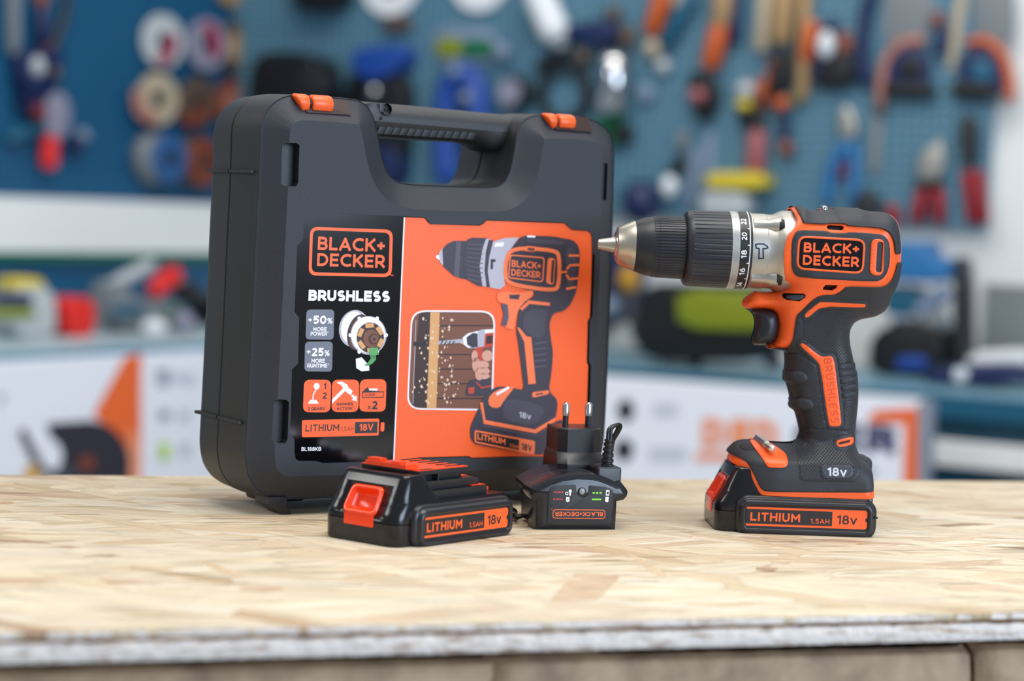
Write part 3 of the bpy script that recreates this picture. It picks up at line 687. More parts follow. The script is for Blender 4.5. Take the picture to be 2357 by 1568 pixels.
T1('lithium_bar', PRINT_BK, 2, 'LITHIUM', (112, 1342), (315, 1338), 41, .17, .2); T1('lithium_bar', PRINT_RST, 2, '1.5AH', (326, 1339), (400, 1337), 26, .14, .2)
Q1('lithium_bar', PRINT_BK, 2, [(411, 1285), (547, 1283), (544, 1350), (410, 1353)], 2); T1('lithium_bar', PRINT_OR, 3, '18V', (437, 1338), (520, 1336), 42, .23)
T1('model_lettering', PRINT_WH, 1, 'BL188KB', (88, 1460), (207, 1459), 24, .2, .12)
# motor picture
Z = 'motor_picture'
S.poly(Z, PRINT_SIL, 1, P1(*ell(405, 722, 90, 112, 40, .2))); S.poly(Z, PRINT_WH, 2, P1(*ell(398, 716, 70, 98, 40, .2))); S.poly(Z, PRINT_DBR, 3, P1(*ell(432, 745, 66, 110, 40, .25))); S.poly(Z, PRINT_BRN, 4, P1(*ell(438, 748, 56, 98, 40, .25))); S.poly(Z, PRINT_SIL, 5, P1(*ell(445, 750, 46, 86, 40, .25)))
S.poly(Z, PRINT_SIL, 6, P1(*ell(492, 764, 108, 116))); S.poly(Z, PRINT_WH, 7, P1(*ell(490, 760, 102, 110))); S.poly(Z, PRINT_DBR, 8, P1(*ell(503, 778, 82, 92)))
for i in range(6):
    a = math.radians(60 * i + 25); cx_, cy_ = 505 + 66 * math.cos(a), 778 + 74 * math.sin(a)
    S.poly(Z, PRINT_TAN, 9, P1(*[(cx_ + u * -math.sin(a) + v * math.cos(a), cy_ + u * math.cos(a) + v * math.sin(a)) for u, v in ((-26, -13), (26, -13), (26, 13), (-26, 13))]))
S.poly(Z, PRINT_BRN, 10, P1(*ell(508, 783, 48, 54))); S.poly(Z, PRINT_DBR, 11, P1(*ell(522, 786, 30, 33))); S.poly(Z, PRINT_BRN, 12, P1(*ell(526, 786, 22, 25))); S.poly(Z, PRINT_BK, 13, P1(*ell(526, 786, 8, 10)))
S.poly(Z, PRINT_WH, 9, P1((415, 905), (450, 895), (495, 945), (497, 975), (450, 980), (418, 960))); S.poly(Z, PRINT_GRN, 10, P1((493, 842), (548, 835), (553, 880), (500, 888)))
for k in range(4): S.poly(Z, PRINT_GRN, 10, P1(*band([(505 + 9 * k, 882), (508 + 9 * k, 905), (490 + 8 * k, 930), (470 + 6 * k, 945)], 6)))
for a in range(0, 360, 60): S.poly(Z, PRINT_WH, 8, P1(*ell(490 + 108 * math.cos(math.radians(a)), 762 + 116 * math.sin(math.radians(a)), 11, 12, 14)))
# workshop photograph with a rounded white border
Z = 'inset_photograph'
S.poly(Z, PRINT_WH, 2, rquad(P2((124, 596), (639, 599), (622, 1210), (96, 1204)), 33)); inn = rquad(P2((133, 606), (629, 609), (612, 1200), (106, 1194)), 30); S.poly(Z, PRINT_BRN, 3, inn)
for k, yv in enumerate((690, 778, 866, 956, 1045, 1135)): S.poly(Z, PRINT_DBR, 4, P2((300 - k * 4, yv - 3), (626 - k * 3, yv - 3), (626 - k * 3, yv + 5), (300 - k * 4, yv + 5)))
S.poly(Z, PRINT_DBR, 5, P2((172, 622), (190, 610), (240, 608), (225, 1195), (150, 1190), (128, 1175))); S.poly(Z, PRINT_SIL, 6, P2((150, 660), (154, 655), (136, 1170), (132, 1170)))
S.poly(Z, PRINT_TAN, 6, P2((241, 608), (298, 609), (277, 1197), (219, 1196)))
rnd = random.Random(3)
for k in range(95):
    x = rnd.gauss(250, 75); yv = rnd.uniform(820, 1180) if rnd.random() < .75 else rnd.uniform(640, 830); s_ = rnd.uniform(3, 10)
    if k % 3 == 0: x = rnd.gauss(350, 25)
    if not 130 < x < 440: continue
    S.poly(Z, PRINT_CRM, 8, P2((x - s_, yv), (x, yv - s_ * 1.3), (x + s_ * .8, yv - s_ * .2), (x + s_ * .1, yv + s_ * 1.2)))
S.poly(Z, PRINT_SIL, 7, P2(*band([(290, 795), (442, 782)], 22)))
for k in range(4): S.poly(Z, PRINT_BK, 8, P2((300 + 24 * k, 804), (314 + 24 * k, 782), (322 + 24 * k, 782), (308 + 24 * k, 804)))
for k in range(3): S.poly(Z, PRINT_BK, 8, P2(*ell(150 + 28 * k, 802, 14, 14, 14)))
S.poly(Z, PRINT_WH, 7, P2((440, 762), (470, 738), (560, 715), (627, 712), (627, 760), (560, 830), (470, 826), (440, 802))); S.poly(Z, PRINT_DK, 8, P2((462, 762), (500, 735), (530, 738), (532, 822), (496, 826), (466, 806))); S.poly(Z, PRINT_SIL, 8, P2((532, 722), (575, 715), (572, 825), (534, 825)))
S.poly(Z, PRINT_RED, 9, P2((576, 738), (628, 733), (625, 815), (560, 830), (570, 1000), (540, 1000), (535, 870), (510, 850), (520, 825), (570, 818)))
S.poly(Z, PRINT_DBR, 10, P2((584, 752), (622, 750), (620, 800), (582, 803)))
for ex_, ey_, rx_, ry_ in ((512, 878, 20, 36), (520, 930, 24, 45), (540, 985, 26, 40), (590, 875, 34, 34), (560, 930, 40, 24), (565, 968, 40, 22), (568, 1000, 36, 18)): S.poly(Z, PRINT_SKIN, 11 if ex_ > 545 else 10, P2(*ell(ex_, ey_, rx_, ry_)))
S.poly(Z, PRINT_DK, 9, P2((455, 1092), (480, 1026), (540, 1012), (613, 1010), (611, 1122), (540, 1120), (460, 1118))); S.poly(Z, PRINT_RED, 10, P2((472, 1070), (510, 1065), (508, 1105), (475, 1108))); S.poly(Z, PRINT_RED, 10, P2(*band([(520, 1035), (555, 1070), (611, 1060)], 9)))
# picture of the drill
Z = 'drill_picture'
S.poly(Z, PRINT_WH, 8, P2((275, 262), (297, 256), (297, 290), (276, 276))); S.poly(Z, PRINT_SIL, 8, P2((293, 245), (318, 212), (345, 212), (335, 335), (300, 305)))
S.poly(Z, PRINT_DK, 9, P2((314, 222), (345, 190), (385, 172), (480, 172), (480, 408), (430, 402), (380, 382), (320, 328))); S.poly(Z, PRINT_MID, 10, P2((400, 178), (428, 176), (415, 398), (385, 385)))
S.poly(Z, PRINT_DK, 11, P2((470, 162), (500, 152), (592, 155), (560, 300), (580, 452), (530, 447), (460, 405), (440, 330), (450, 230)))
for k in range(9): S.poly(Z, PRINT_MID, 12, P2((462 - abs(4 - k) * -3, 190 + 26 * k), (568 - k * 1, 192 + 29 * k), (568 - k, 198 + 29 * k), (462, 195 + 26 * k)))
S.poly(Z, PRINT_SIL, 12, P2((582, 158), (612, 163), (590, 250), (580, 350), (592, 452), (560, 449), (542, 330), (560, 220))); S.poly(Z, PRINT_DK, 13, P2((598, 165), (626, 168), (602, 270), (592, 360), (606, 455), (584, 452), (572, 350), (580, 240)))
S.poly(Z, PRINT_SIL, 12, P2((622, 178), (690, 155), (782, 150), (745, 205), (705, 262), (688, 350), (697, 445), (668, 468), (602, 456), (590, 360), (600, 270))); S.poly(Z, PRINT_WH, 13, P2((640, 185), (690, 180), (688, 205), (630, 208)))
S.poly(Z, PRINT_BK, 14, P2(*band([(610, 292), (640, 292)], 16))); S.poly(Z, PRINT_BK, 14, P2(*band([(618, 300), (616, 345)], 14)))
tool_px = P2((750, 203), (790, 150), (830, 138), (1000, 145), (1060, 158), (1112, 166), (1146, 200), (1157, 250), (1152, 330), (1142, 430), (1132, 490), (1098, 562), (1055, 602), (992, 615), (968, 680), (980, 780), (992, 850), (985, 960), (965, 1090), (1015, 1140), (1020, 1180), (1005, 1270), (885, 1345), (570, 1280), (545, 1160), (600, 1090), (660, 1060), (760, 1075), (815, 1085), (800, 960), (780, 800), (765, 720), (775, 640), (790, 560), (880, 510), (870, 480), (720, 440), (690, 380), (700, 270))
S.poly(Z, PRINT_DK, 13, chaikin(tool_px, 1, .2)); S.poly(Z, PRINT_TONE, 14, P2((835, 158), (1000, 164), (1060, 176), (1050, 196), (900, 190), (830, 180))); S.poly(Z, PRINT_TONE, 14, chaikin(P2((830, 590), (960, 590), (945, 660), (940, 760), (880, 770), (830, 730), (800, 690)), 1)); S.poly(Z, PRINT_TONE, 14, chaikin(P2((705, 1135), (860, 1160), (955, 1200), (880, 1308), (690, 1268), (685, 1190)), 1)); S.poly(Z, PRINT_TONE, 14, chaikin(P2((1070, 215), (1120, 215), (1135, 300), (1120, 420), (1085, 500), (1070, 380)), 1))
fr_ = P2((745, 212), (1000, 228), (1032, 262), (1028, 440), (1000, 478), (735, 440), (697, 395), (703, 285))
fr_ = chaikin(fr_, 2); S.poly(Z, PRINT_ORL, 14, offset(ccw(fr_), 4.5)); S.poly(Z, PRINT_DK, 15, offset(ccw(fr_), -4.5))
lq = rquad(P2((727, 254), (942, 272), (931, 427), (714, 400)), 9); S.poly(Z, PRINT_ORL, 16, lq); S.poly(Z, PRINT_DK, 17, offset(ccw(lq), -3)); T2(Z, PRINT_ORL, 18, 'BLACK+', (738, 330), (916, 346), 42, .2); T2(Z, PRINT_ORL, 18, 'DECKER', (735, 383), (913, 400), 40, .2)
S.poly(Z, PRINT_ORL, 16, rquad(P2((959, 274), (1006, 279), (996, 442), (948, 432)), 8)); S.poly(Z, PRINT_DK, 17, rquad(P2((985, 288), (1000, 290), (992, 430), (976, 428)), 5))
for a, b in (((1086, 262), (1152, 262)), ((1075, 345), (1092, 325)), ((1090, 322), (1152, 318)), ((1072, 378), (1090, 405)), ((1088, 407), (1146, 400)), ((1070, 466), (1132, 455)), ((1034, 365), (1078, 360))): S.poly(Z, PRINT_ORL, 16, P2(*band([a, b], 13)))
S.poly(Z, PRINT_ORL, 15, P2((815, 208), (835, 203), (885, 207), (900, 222), (875, 242), (820, 236))); S.poly(Z, PRINT_DK, 17, P2((838, 214), (880, 218), (876, 230), (836, 228))); S.poly(Z, PRINT_WH, 15, P2((832, 138), (884, 140), (882, 152), (834, 150)))
S.poly(Z, PRINT_ORL, 15, chaikin(P2((645, 500), (680, 478), (780, 492), (872, 470), (868, 505), (800, 560), (765, 625), (755, 716), (705, 706), (692, 690), (716, 640), (715, 560), (652, 546)), 1)); S.poly(Z, PRINT_DK, 16, P2((722, 502), (790, 500), (780, 530), (726, 526))); S.poly(Z, PRINT_MID, 16, P2((674, 556), (714, 562), (721, 640), (706, 692), (674, 690), (692, 625)))
S.poly(Z, PRINT_ORL, 15, P2(*band([(795, 592), (845, 546), (972, 560)], 19))); S.poly(Z, PRINT_ORL, 15, P2((770, 700), (786, 704), (830, 757), (858, 760), (886, 1045), (841, 1050), (815, 790)))
for k in range(5): S.poly(Z, PRINT_MID, 14, P2(*band([(880, 800 + 36 * k), (950, 792 + 36 * k)], 9)))
S.poly(Z, PRINT_ORL, 15, P2((543, 1160), (562, 1160), (578, 1268), (880, 1326), (1006, 1252), (1006, 1272), (886, 1350), (566, 1291))); S.poly(Z, PRINT_ORL, 15, chaikin(P2((592, 1135), (640, 1085), (740, 1060), (758, 1066), (690, 1150), (665, 1196), (604, 1190)), 1)); S.poly(Z, PRINT_WH, 16, P2(*band([(645, 1112), (722, 1068)], 16)))
T2(Z, PRINT_SIL, 15, '18v', (784, 1252), (856, 1266), 36, .2); S.poly(Z, PRINT_ORL, 15, rquad(P2((864, 1098), (968, 1085), (964, 1110), (866, 1132)), 4)); S.poly(Z, PRINT_DK, 16, P2(*band([(885, 1112), (930, 1105)], 9)))
S.poly(Z, PRINT_DK, 14, chaikin(P2((485, 1310), (543, 1180), (562, 1292), (884, 1353), (1008, 1280), (1050, 1262), (1050, 1400), (985, 1468), (900, 1482), (520, 1420), (487, 1380)), 1, .15))
S.poly(Z, PRINT_ORL, 15, rquad(P2((511, 1328), (882, 1396), (876, 1482), (511, 1406)), 6)); S.poly(Z, PRINT_BK, 16, P2((522, 1341), (785, 1389), (782, 1452), (522, 1398))); T2(Z, PRINT_ORL, 17, 'LITHIUM', (528, 1386), (700, 1420), 38, .22); T2(Z, PRINT_ORL, 17, '1.5AH', (725, 1432), (778, 1443), 20, .14); T2(Z, PRINT_BK, 16, '18V', (798, 1450), (862, 1464), 42, .22)
S.poly(Z, PRINT_TONE, 15, P2(*band([(548, 1205), (566, 1302), (884, 1364), (1005, 1292)], 9)))
S.done(lab)

# ------------------------------------------------------------------ battery packs
def battery_parts(parent, rails=True):
    """local millimetres: x 0 at the nose, label side y < 0; returns nothing, parts hang under parent"""
    nose = Body([(0, 1), (2, 0), (104, 0), (104, 25), (100, 26.5), (41, 26.5), (37, 29), (30, 42), (28, 44.5), (24, 45.3), (18.5, 45.3), (15.5, 44.2), (2, 20), (0, 16.5)], lambda P: np.interp(P[:, 1], [0, 17, 45], [30.5, 30, 26]), lambda P: np.full(len(P), 7.5))
    # body as stacked horizontal outlines: rounded nose plan that slopes back toward the top
    mb = MB(); rings = []
    def plan(x0, x1, hw, r, z):
        p = []
        for cx, cy, a0, rr in ((x0 + r, -hw + r, 180, r), (x1 - 2, -hw + 2, 270, 2), (x1 - 2, hw - 2, 0, 2), (x0 + r, hw - r, 90, r)):
            p += [(cx + rr * math.cos(math.radians(a0 + 90 * j / 6)), cy + rr * math.sin(math.radians(a0 + 90 * j / 6)), z) for j in range(7)]
        return p
    for z, x0, x1, hw, r in ((0, 1.6, 103, 29.6, 8), (.5, .8, 103.6, 30.3, 8.5), (1.6, .2, 104, 30.8, 9), (13.4, 0, 104, 31, 9), (13.7, .5, 103.6, 30.6, 9), (14.0, 0, 104, 31, 9), (17.5, .3, 104, 31, 9), (20, 1.4, 104, 30.8, 9), (25.5, 4.6, 104, 30.4, 9), (26.3, 5.2, 103, 30.2, 9)): rings.append(plan(x0, x1, hw, r, z))
    mb.loft(rings); shell_ = mb.build('battery_shell', BLACK_GL, parent, 40)
    mb = MB(); rings = []
    for z, x0, x1, hw, r in ((24, 3.6, 43, 30.4, 9), (26.6, 5.2, 40, 30.0, 9), (30, 6.6, 37.0, 29.2, 8.0), (36, 9.6, 32.6, 28.0, 7.0), (40, 11.8, 29.6, 27.0, 6), (41.6, 12.8, 28.2, 26.4, 5.4), (42.3, 14.0, 27.2, 25.4, 4.6)): rings.append(plan(x0, x1, hw, min(r, (x1 - x0) / 2 - .5), z))
    mb.loft(rings); nose_ = mb.build('battery_nose', BLACK_GL, parent, 40)
    for sg in (-1, 1):
        q = rrect(15.2, 0, 103.6, 22.4, 6.4, 8); mb = MB(); y0, y1 = (-37.5, -20) if sg < 0 else (20, 37.5)
        rg = []
        for off, y in ((-4.6, 35.6), (-4.0, 35.7), (-3.4, 37.2), (-2.6, 37.5), (-1.2, 37.3), (-.3, 36.4), (.2, 35), (.8, 34.2), (1.6, 34), (2.4, 33), (2.6, 29)):
            rg.append([(x, sg * y, max(0, z)) for x, z in offset(q, off)])
        mb.loft(rg); sp = mb.build('side_panel', BLACK_PL, parent, 50)
        if sg > 0: continue
        lq = rrect(17.6, 5.2, 99.6, 17.6, 2.0); yk = -35.68
        iq = ccw([(19.3, 6.6), (76.2, 6.6), (76.2, 16.2), (19.3, 16.2)])
        m1 = MB().flat(lq, yk); m2 = MB().flat(iq, yk - .06); m3 = MB(); m4 = MB()
        def tx(mbx, t, x0, x1, z0, h, wt, tr=.14): text(mbx, t, lambda u, v: (x0 + (x1 - x0) * u, yk - .12, z0 + h * v), wt, tr)
        tx(m3, 'LITHIUM', 22.2, 55.0, 8.5, 5.6, .21, .18); tx(m3, '1.5AH', 62.0, 74.4, 8.0, 3.2, .15, .2); tx(m4, '18v', 79.6, 92.6, 8.1, 6.0, .17)
        m4.flat(ell(99.4, 11.4, 1.4, 1.4, 18), yk - .1)
        multi('rating_label', [(m1, PRINT_OR), (m2, PRINT_BK), (m3, PRINT_OR), (m4, PRINT_BK)], sp)
        mb = MB(); mb.box(104.4, -36.5, 12.6, 106.2, -30, 13.6); mb.build('panel_notch', SLOT, sp, 0)
    # orange release button on the sloping nose
    n0, n1 = Vector((.8, 0, 19.5)), Vector((9.9, 0, 37.0)); ax = (n1 - n0).normalized(); nr = Vector((-ax.z, 0, ax.x))
    def bp(u, v, d): return tuple(n0 + ax * v + Vector((0, u, 0)) + nr * d)
    mb = MB(); rg = []
    def rim_(o_): return ccw(rquad([(-13.8 - o_, -2.0 - o_), (13.8 + o_, -2.0 - o_), (12.8 + o_, 16.5 + o_), (-12.8 - o_, 16.5 + o_)], max(1.2, 4.2 + o_ * .6)))
    ct = MB(); ct.loft([[bp(u, v, d) for u, v in rim_(.25)] for d in (-7, 8)]); cz = ct.build('cutter', SLOT, parent); cut(shell_, cz); cut(nose_, cz); bpy.data.objects.remove(cz)
    for off, d in ((0.2, -6), (0.2, .2), (-.3, 1.0), (-1.2, 1.2), (-2.4, .7), (-3.2, -1.6), (-4.2, -3.8), (-5.6, -4.8)): rg.append([bp(u, v, d) for u, v in rim_(off)])
    mb.loft(rg, False, True); bt = mb.build('release_button', ORANGE_GLOSS, parent, 45)
    mb = MB(); mb.prism([(-.5, 10.5), (1.8, 10.5), (2.6, 19.5), (.6, 19.5), (-.4, 16)], -12.2, 12.2, .6); mb.build('button_skirt', ORANGE_GLOSS, bt, 30)
    if not rails: return
    mb = MB()
    for z0, z1, x1, hw in ((26.3, 31.2, 91, 24.5), (31.2, 35.2, 88, 20.0), (35.2, 37.2, 79, 24), (37.2, 41.6, 72, 19.0)): mb.box(27, -hw, z0, x1, hw, z1)
    mb.prism([(27, 41.6), (74, 41.6), (74, 44.0), (27, 44.0)], -24, 24, 0); mb.box(44, -24, 37, 45, -19, 42)
    mb.build('terminal_rail', BLACK_PL, parent, 0)
    mb = MB(); mb.box(26, -23.4, 43.9, 73, 23.4, 44.5); mb.box(72, -18, 37.3, 79.4, 18, 37.6); mb.box(78, -23, 31.4, 91.2, 23, 31.7); mb.box(85, -15, 26.4, 104, 15, 28.3)
    mb.build('orange_cover', ORANGE_GLOSS, parent, 0)
    mb = MB()
    for i in range(6): mb.box(58, -18.6 + 7.3 * i, 44.3, 73.3, -16.6 + 7.3 * i, 44.75)
    mb.box(30, -22.6, 44.3, 40, -20.5, 44.7); mb.build('terminal_slot', SLOT, parent, 0)
    mb = MB(); rg = []
    for x0_, x1_, z in ((22.5, 34, 44.6), (22.5, 33.4, 47.3)): rg.append([(x0_, -17 + (z > 46), z), (x1_, -17 + 1.5 * (z > 46), z), (x1_, 17, z), (x0_, 17, z)])
    mb.loft(rg); mb.box(23, -11, 47, 28.5, -4, 48.6); mb.box(23, 5, 47, 28.5, 15.6, 49.2); mb.build('lock_tongue', ORANGE_GLOSS, parent, 0)
b_yaw = math.radians(51)
_o = onz(968.5, 1260.5) - np.array([math.cos(b_yaw), math.sin(b_yaw), 0]) * .017 - np.array([math.sin(b_yaw), -math.cos(b_yaw), 0]) * .036
PACK = Fr(_o, b_yaw)
pack = empty('battery_pack', PACK); tag(pack, 'loose black battery pack with orange release button lying in front of the case', 'battery')
battery_parts(pack)

# ------------------------------------------------------------------ charger
CH = Fr((onz(1232, 1220) + onz(1419, 1220)) / 2, math.radians(15.8))
ch = empty('battery_charger', CH); tag(ch, 'black battery charger with mains pins and folded cable standing beside the case', 'charger')
K3 = crop(1180, 900, 280 / 1330)
fp = CH.pl(K3((245, 1520), (252, 1460), (255, 1215), (222, 1180), (196, 1150), (184, 1100), (190, 1060), (392, 958), (520, 917), (700, 893), (860, 900), (960, 922), (1060, 960), (1140, 1000), (1188, 985), (1262, 1080), (1274, 1112), (1262, 1160), (1225, 1200), (1180, 1208), (1150, 1215), (1140, 1440), (1135, 1520)), 0)
fp = [(x, max(0, z)) for x, z in fp]
mb = MB(); p = ccw(clean(fp)); rg = []
for off, y, dz in ((-4.6, -1.2, 0), (-4.2, -1.1, 0), (-.5, 1.6, 0), (0, 3, 0), (0, 16, .6), (0, 17, .6), (-2.2, 17.4, .6), (-2.2, 42, 3.4), (-4.5, 45, 3)):
    rg.append([(x, y, max(0, z + dz * min(1, z / 25))) for x, z in offset(p, off)])
mb.loft(rg); mb.build('charger_shell', mat('charger_plastic', '#1d1f24', .24, bump='noise', scale=1200, strength=.08, dist=.0003), ch, 32)
pan = chaikin(CH.pl(K3((412, 1060), (470, 1035), (690, 1022), (695, 1100), (720, 1150), (760, 1165), (805, 1150), (832, 1100), (832, 1030), (1010, 1048), (1085, 1075), (1105, 1120), (1068, 1440), (1030, 1462), (400, 1462), (372, 1430), (392, 1110)), -1.2), 1, .12)
mb = MB(); mb.prism(pan, -1.7, 2, .3); pp_ = mb.build('indicator_panel', mat('panel_black', '#1b1b1e', .5), ch, 30)
YK = -1.78
def c3(px, py): q = CH.px(px, py, YK); return (q[0], YK, q[1])
lst = []
def cpoly(m, pts, dy=0): lst.append((MB().flat([(q[0], q[1]) for q in CH.pl(pts, YK)], YK - dy), m))
GREEN_PR = mat('lime_print', '#7fe03a', .4); RED_PR = mat('signal_red_print', '#e0352c', .4)
oq = rquad(CH.pl(K3((440, 1294), (1014, 1300), (1012, 1402), (434, 1395)), YK), 2.2); lst.append((MB().flat(oq, YK), PRINT_OR)); lst.append((MB().flat(offset(ccw(oq), -.5), YK - .05), MATS['panel_black']))
mbt = MB(); a_, b_ = K3((985, 1325), (465, 1322)); text(mbt, 'BLACK+DECKER', lambda u, v: (lambda q: (q[0], YK - .1, q[1]))(CH.px(a_[0] + (b_[0] - a_[0]) * u, a_[1] + (b_[1] - a_[1]) * u + 9.6 * v, YK)), .2, .16); lst.append((mbt, PRINT_OR))
mbt = MB(); text(mbt, 'TM', lambda u, v: (lambda q: (q[0], YK - .1, q[1]))(CH.px(1272.3 - 4 * u, 1171.4 + 2 * v, YK)), .2, .16); lst.append((mbt, PRINT_OR))
def dash(m, x0, x1, y, segs, h): 
    for a, b in segs: cpoly(m, K3((x0 + (x1 - x0) * a, y - h), (x0 + (x1 - x0) * b, y - h), (x0 + (x1 - x0) * b, y + h), (x0 + (x1 - x0) * a, y + h)))
dash(RED_PR, 450, 553, 1108, ((0, .18), (.28, .38), (.46, .64), (.7, .78), (.84, 1)), 8); dash(RED_PR, 442, 546, 1185, [(i / 7, i / 7 + .08) for i in range(7)] + [(.96, 1)], 8)
dash(GREEN_PR, 873, 974, 1116, ((0, .26), (.37, .63), (.74, 1)), 9); dash(GREEN_PR, 866, 968, 1187, ((0, 1),), 9)
cpoly(PRINT_WH, K3(*ell(630, 1096, 17, 18, 18))); cpoly(PRINT_WH, K3((620, 1110), (638, 1110), (636, 1146), (618, 1146))); cpoly(PRINT_WH, K3(*ell(592, 1122, 18, 18, 18))); cpoly(MATS['panel_black'], K3(*ell(592, 1122, 10, 10, 14)), .05)
cpoly(PRINT_WH, K3((586, 1160), (622, 1160), (620, 1208), (602, 1218), (584, 1208))); cpoly(MATS['panel_black'], K3((592, 1200), (612, 1168), (604, 1196)), .05)
cpoly(PRINT_WH, K3((1022, 1084), (1059, 1086), (1055, 1146), (1018, 1144))); cpoly(MATS['panel_black'], K3((1030, 1102), (1050, 1103), (1048, 1132), (1028, 1131)), .05); cpoly(PRINT_WH, K3((1014, 1158), (1050, 1158), (1046, 1215), (1030, 1218), (1012, 1212)))
multi('panel_print', lst, pp_)
c = CH.px(*K3((757, 1100))[0], -1.5); mb = MB(); mb.lathe((c[0], -.2, c[1]), (0, -1, 0), [(0, 2.7), (1.5, 2.7), (1.8, 2.4)], 24); ld = mb.build('indicator_lamp_rim', SLOT, ch, 30)
mb = MB(); mb.ball((c[0], -1.9, c[1]), 2.1, 1.2, 2.1); mb.build('indicator_lamp', mat('clear_lamp', '#8f9498', .12), ld, 60)
# plug block with pins, behind
q = CH.pl([(1276, 1066), (1276, 983), (1381, 983), (1384, 1066)], 40)
mb = MB(); rg = []
cx_ = (q[0][0] + q[2][0]) / 2; hw = (q[2][0] - q[1][0]) / 2; zt = q[1][1]; zb = zt - 17
for z, e, y0 in ((8, .8, 24), (zb - 6, .8, 24), (zb, -.2, 30), (zb + 1.2, -1, 31.5), (zt - .8, -1, 31.5), (zt, -1.8, 32.3)):
    rg.append([(cx_ - hw - e, y0 + 5, z), (cx_ - hw - e + 5.5, y0, z), (cx_ + hw + e - 6, y0, z), (cx_ + hw + e, y0 + 5, z), (cx_ + hw + e, 62, z), (cx_ - hw - e, 62, z)])
mb.loft(rg); mb.build('plug_block', BLACK_PL, ch, 30)
for pxx in (1303.5, 1355.5):
    x, z = CH.px(pxx, 926, 46); mb = MB(); mb.tube([(x, 46, zt - 2), (x, 46, zt + (z - zt) * .47)], 2.0, 20); pn = mb.build('plug_pin', BLACK_PL, ch, 40)
    mb = MB(); mb.tube([(x, 46, zt + (z - zt) * .45), (x, 46, z - 1.6), (x, 46, z - .5), (x, 46, z)], [2.4, 2.4, 1.8, .6], 20); mb.build('pin_tip', CHROME, pn, 40)
# cable housing, strain relief, folded cable
q = CH.pl(K3((905, 930), (935, 830), (1170, 838), (1182, 870), (1172, 1000)), 6)
mb = MB(); x0, x1 = q[1][0] - 1, q[3][0]; mb.prism(rrect(x0, 20, x1, q[1][1], 1.6), 4, 30, 1.2); mb.build('cable_housing', BLACK_PL, ch, 35)
xa_, za_ = CH.px(*K3((1034, 800))[0], 16); xb_, zb_ = CH.px(*K3((1054, 530))[0], 16)
A = Vector((xa_, 16, za_ - 2)); B = Vector((xb_, 16, zb_)); prof = []; Lh = (B - A).length
for i in range(49):
    t = i / 48; r = 4.3 - 1.3 * t; g_ = (t * 5.2) % 1; prof.append((Lh * t, r - (.75 if .62 < g_ < .95 and .08 < t < .92 else 0)))
mb = MB(); mb.lathe(A, B - A, prof, 24); mb.build('strain_relief', SLOT if False else mat('soft_black', '#161618', .5), ch, 30)
cable = mat('black_cable', '#0f1013', .3)
for dx in (-1.1, 1.1):
    pts = [(xb_ + dx, 16, zb_ - 2)] + [(CH.px(*K3((a, b))[0], 18)[0] + dx * .8, 17 + k * 1.0, CH.px(*K3((a, b))[0], 18)[1] + abs(dx) * .2 * (1 if dx > 0 else -1)) for k, (a, b) in enumerate(((1052, 480), (1058, 430), (1090, 395), (1140, 376), (1180, 378), (1188, 410), (1165, 470), (1130, 530), (1115, 580)))]
    pts += [(pts[-1][0] + 2, 40, 30), (pts[-1][0] + 0, 60, 8), (pts[-1][0] - 14, 72, 1.4), (pts[-1][0] - 40, 74, 1.3)]
    sm = [Vector(p) for p in pts]
    for _ in range(2): sm = [sm[0]] + [v for a, b in zip(sm, sm[1:]) for v in (a * .75 + b * .25, a * .25 + b * .75)] + [sm[-1]]
    mb = MB(); mb.tube(sm, 1.25, 10); mb.build('cable_strand', cable, ch, 60)
lp = [(-16, 60, 1.3), (-26, 50, 1.3), (-35, 34, 3), (-40, 26, 8), (-38, 22, 11), (-33, 26, 8), (-31, 40, 3), (-20, 56, 1.3), (-5, 66, 1.3)]; sm = [Vector(p) for p in lp]
for _ in range(3): sm = [sm[0]] + [v for a, b in zip(sm, sm[1:]) for v in (a * .75 + b * .25, a * .25 + b * .75)] + [sm[-1]]
mb = MB(); mb.tube(sm, 1.3, 10); mb.build('cable_loop', cable, ch, 60)

# ------------------------------------------------------------------ the drill
d_yaw = math.radians(3.0)
_n = np.array([math.sin(d_yaw), -math.cos(d_yaw), 0])
DR = Fr(onz(1712, 1228) - _n * .036, d_yaw)
drill = empty('cordless_drill', DR); tag(drill, 'black and orange cordless hammer drill with silver gearbox standing on its battery', 'drill')
KA = crop(1360, 440, 760 / 2357); KB = crop(1580, 760, 540 / 1628)
def A_(*p): return KA(*p)
def B_(*p): return KB(*p)
def tod(px, y=-14): return DR.pl(px, y)
sil_px = A_((1425, 128), (1440, 122), (1472, 111), (1500, 113), (1560, 141), (1640, 147), (1700, 142), (1740, 123), (1900, 125), (1975, 149), (2090, 155), (2140, 174), (2176, 215), (2196, 290), (2206, 400), (2202, 500), (2192, 580), (2176, 650), (2152, 710), (2134, 745), (2122, 800), (2092, 858), (2040, 888), (2005, 897), (1930, 910), (1880, 936), (1852, 980), (1844, 1030), (1850, 1100), (1873, 1200), (1888, 1290))
sil_px += B_((1168, 215), (1186, 300), (1193, 400), (1191, 500), (1181, 600), (1171, 700), (1166, 770), (1173, 830), (1192, 890), (1232, 935), (1253, 962), (1254, 1090), (1247, 1138), (900, 1134), (520, 1128), (470, 1108), (432, 1032), (396, 952), (360, 935), (296, 908), (304, 872), (322, 832), (365, 792), (435, 781), (475, 790), (600, 800), (700, 807), (768, 804), (806, 778), (822, 738), (818, 690), (801, 622), (788, 570), (760, 548), (749, 525), (755, 490), (745, 440), (724, 362), (709, 335), (712, 300), (720, 240), (717, 165), (702, 140))
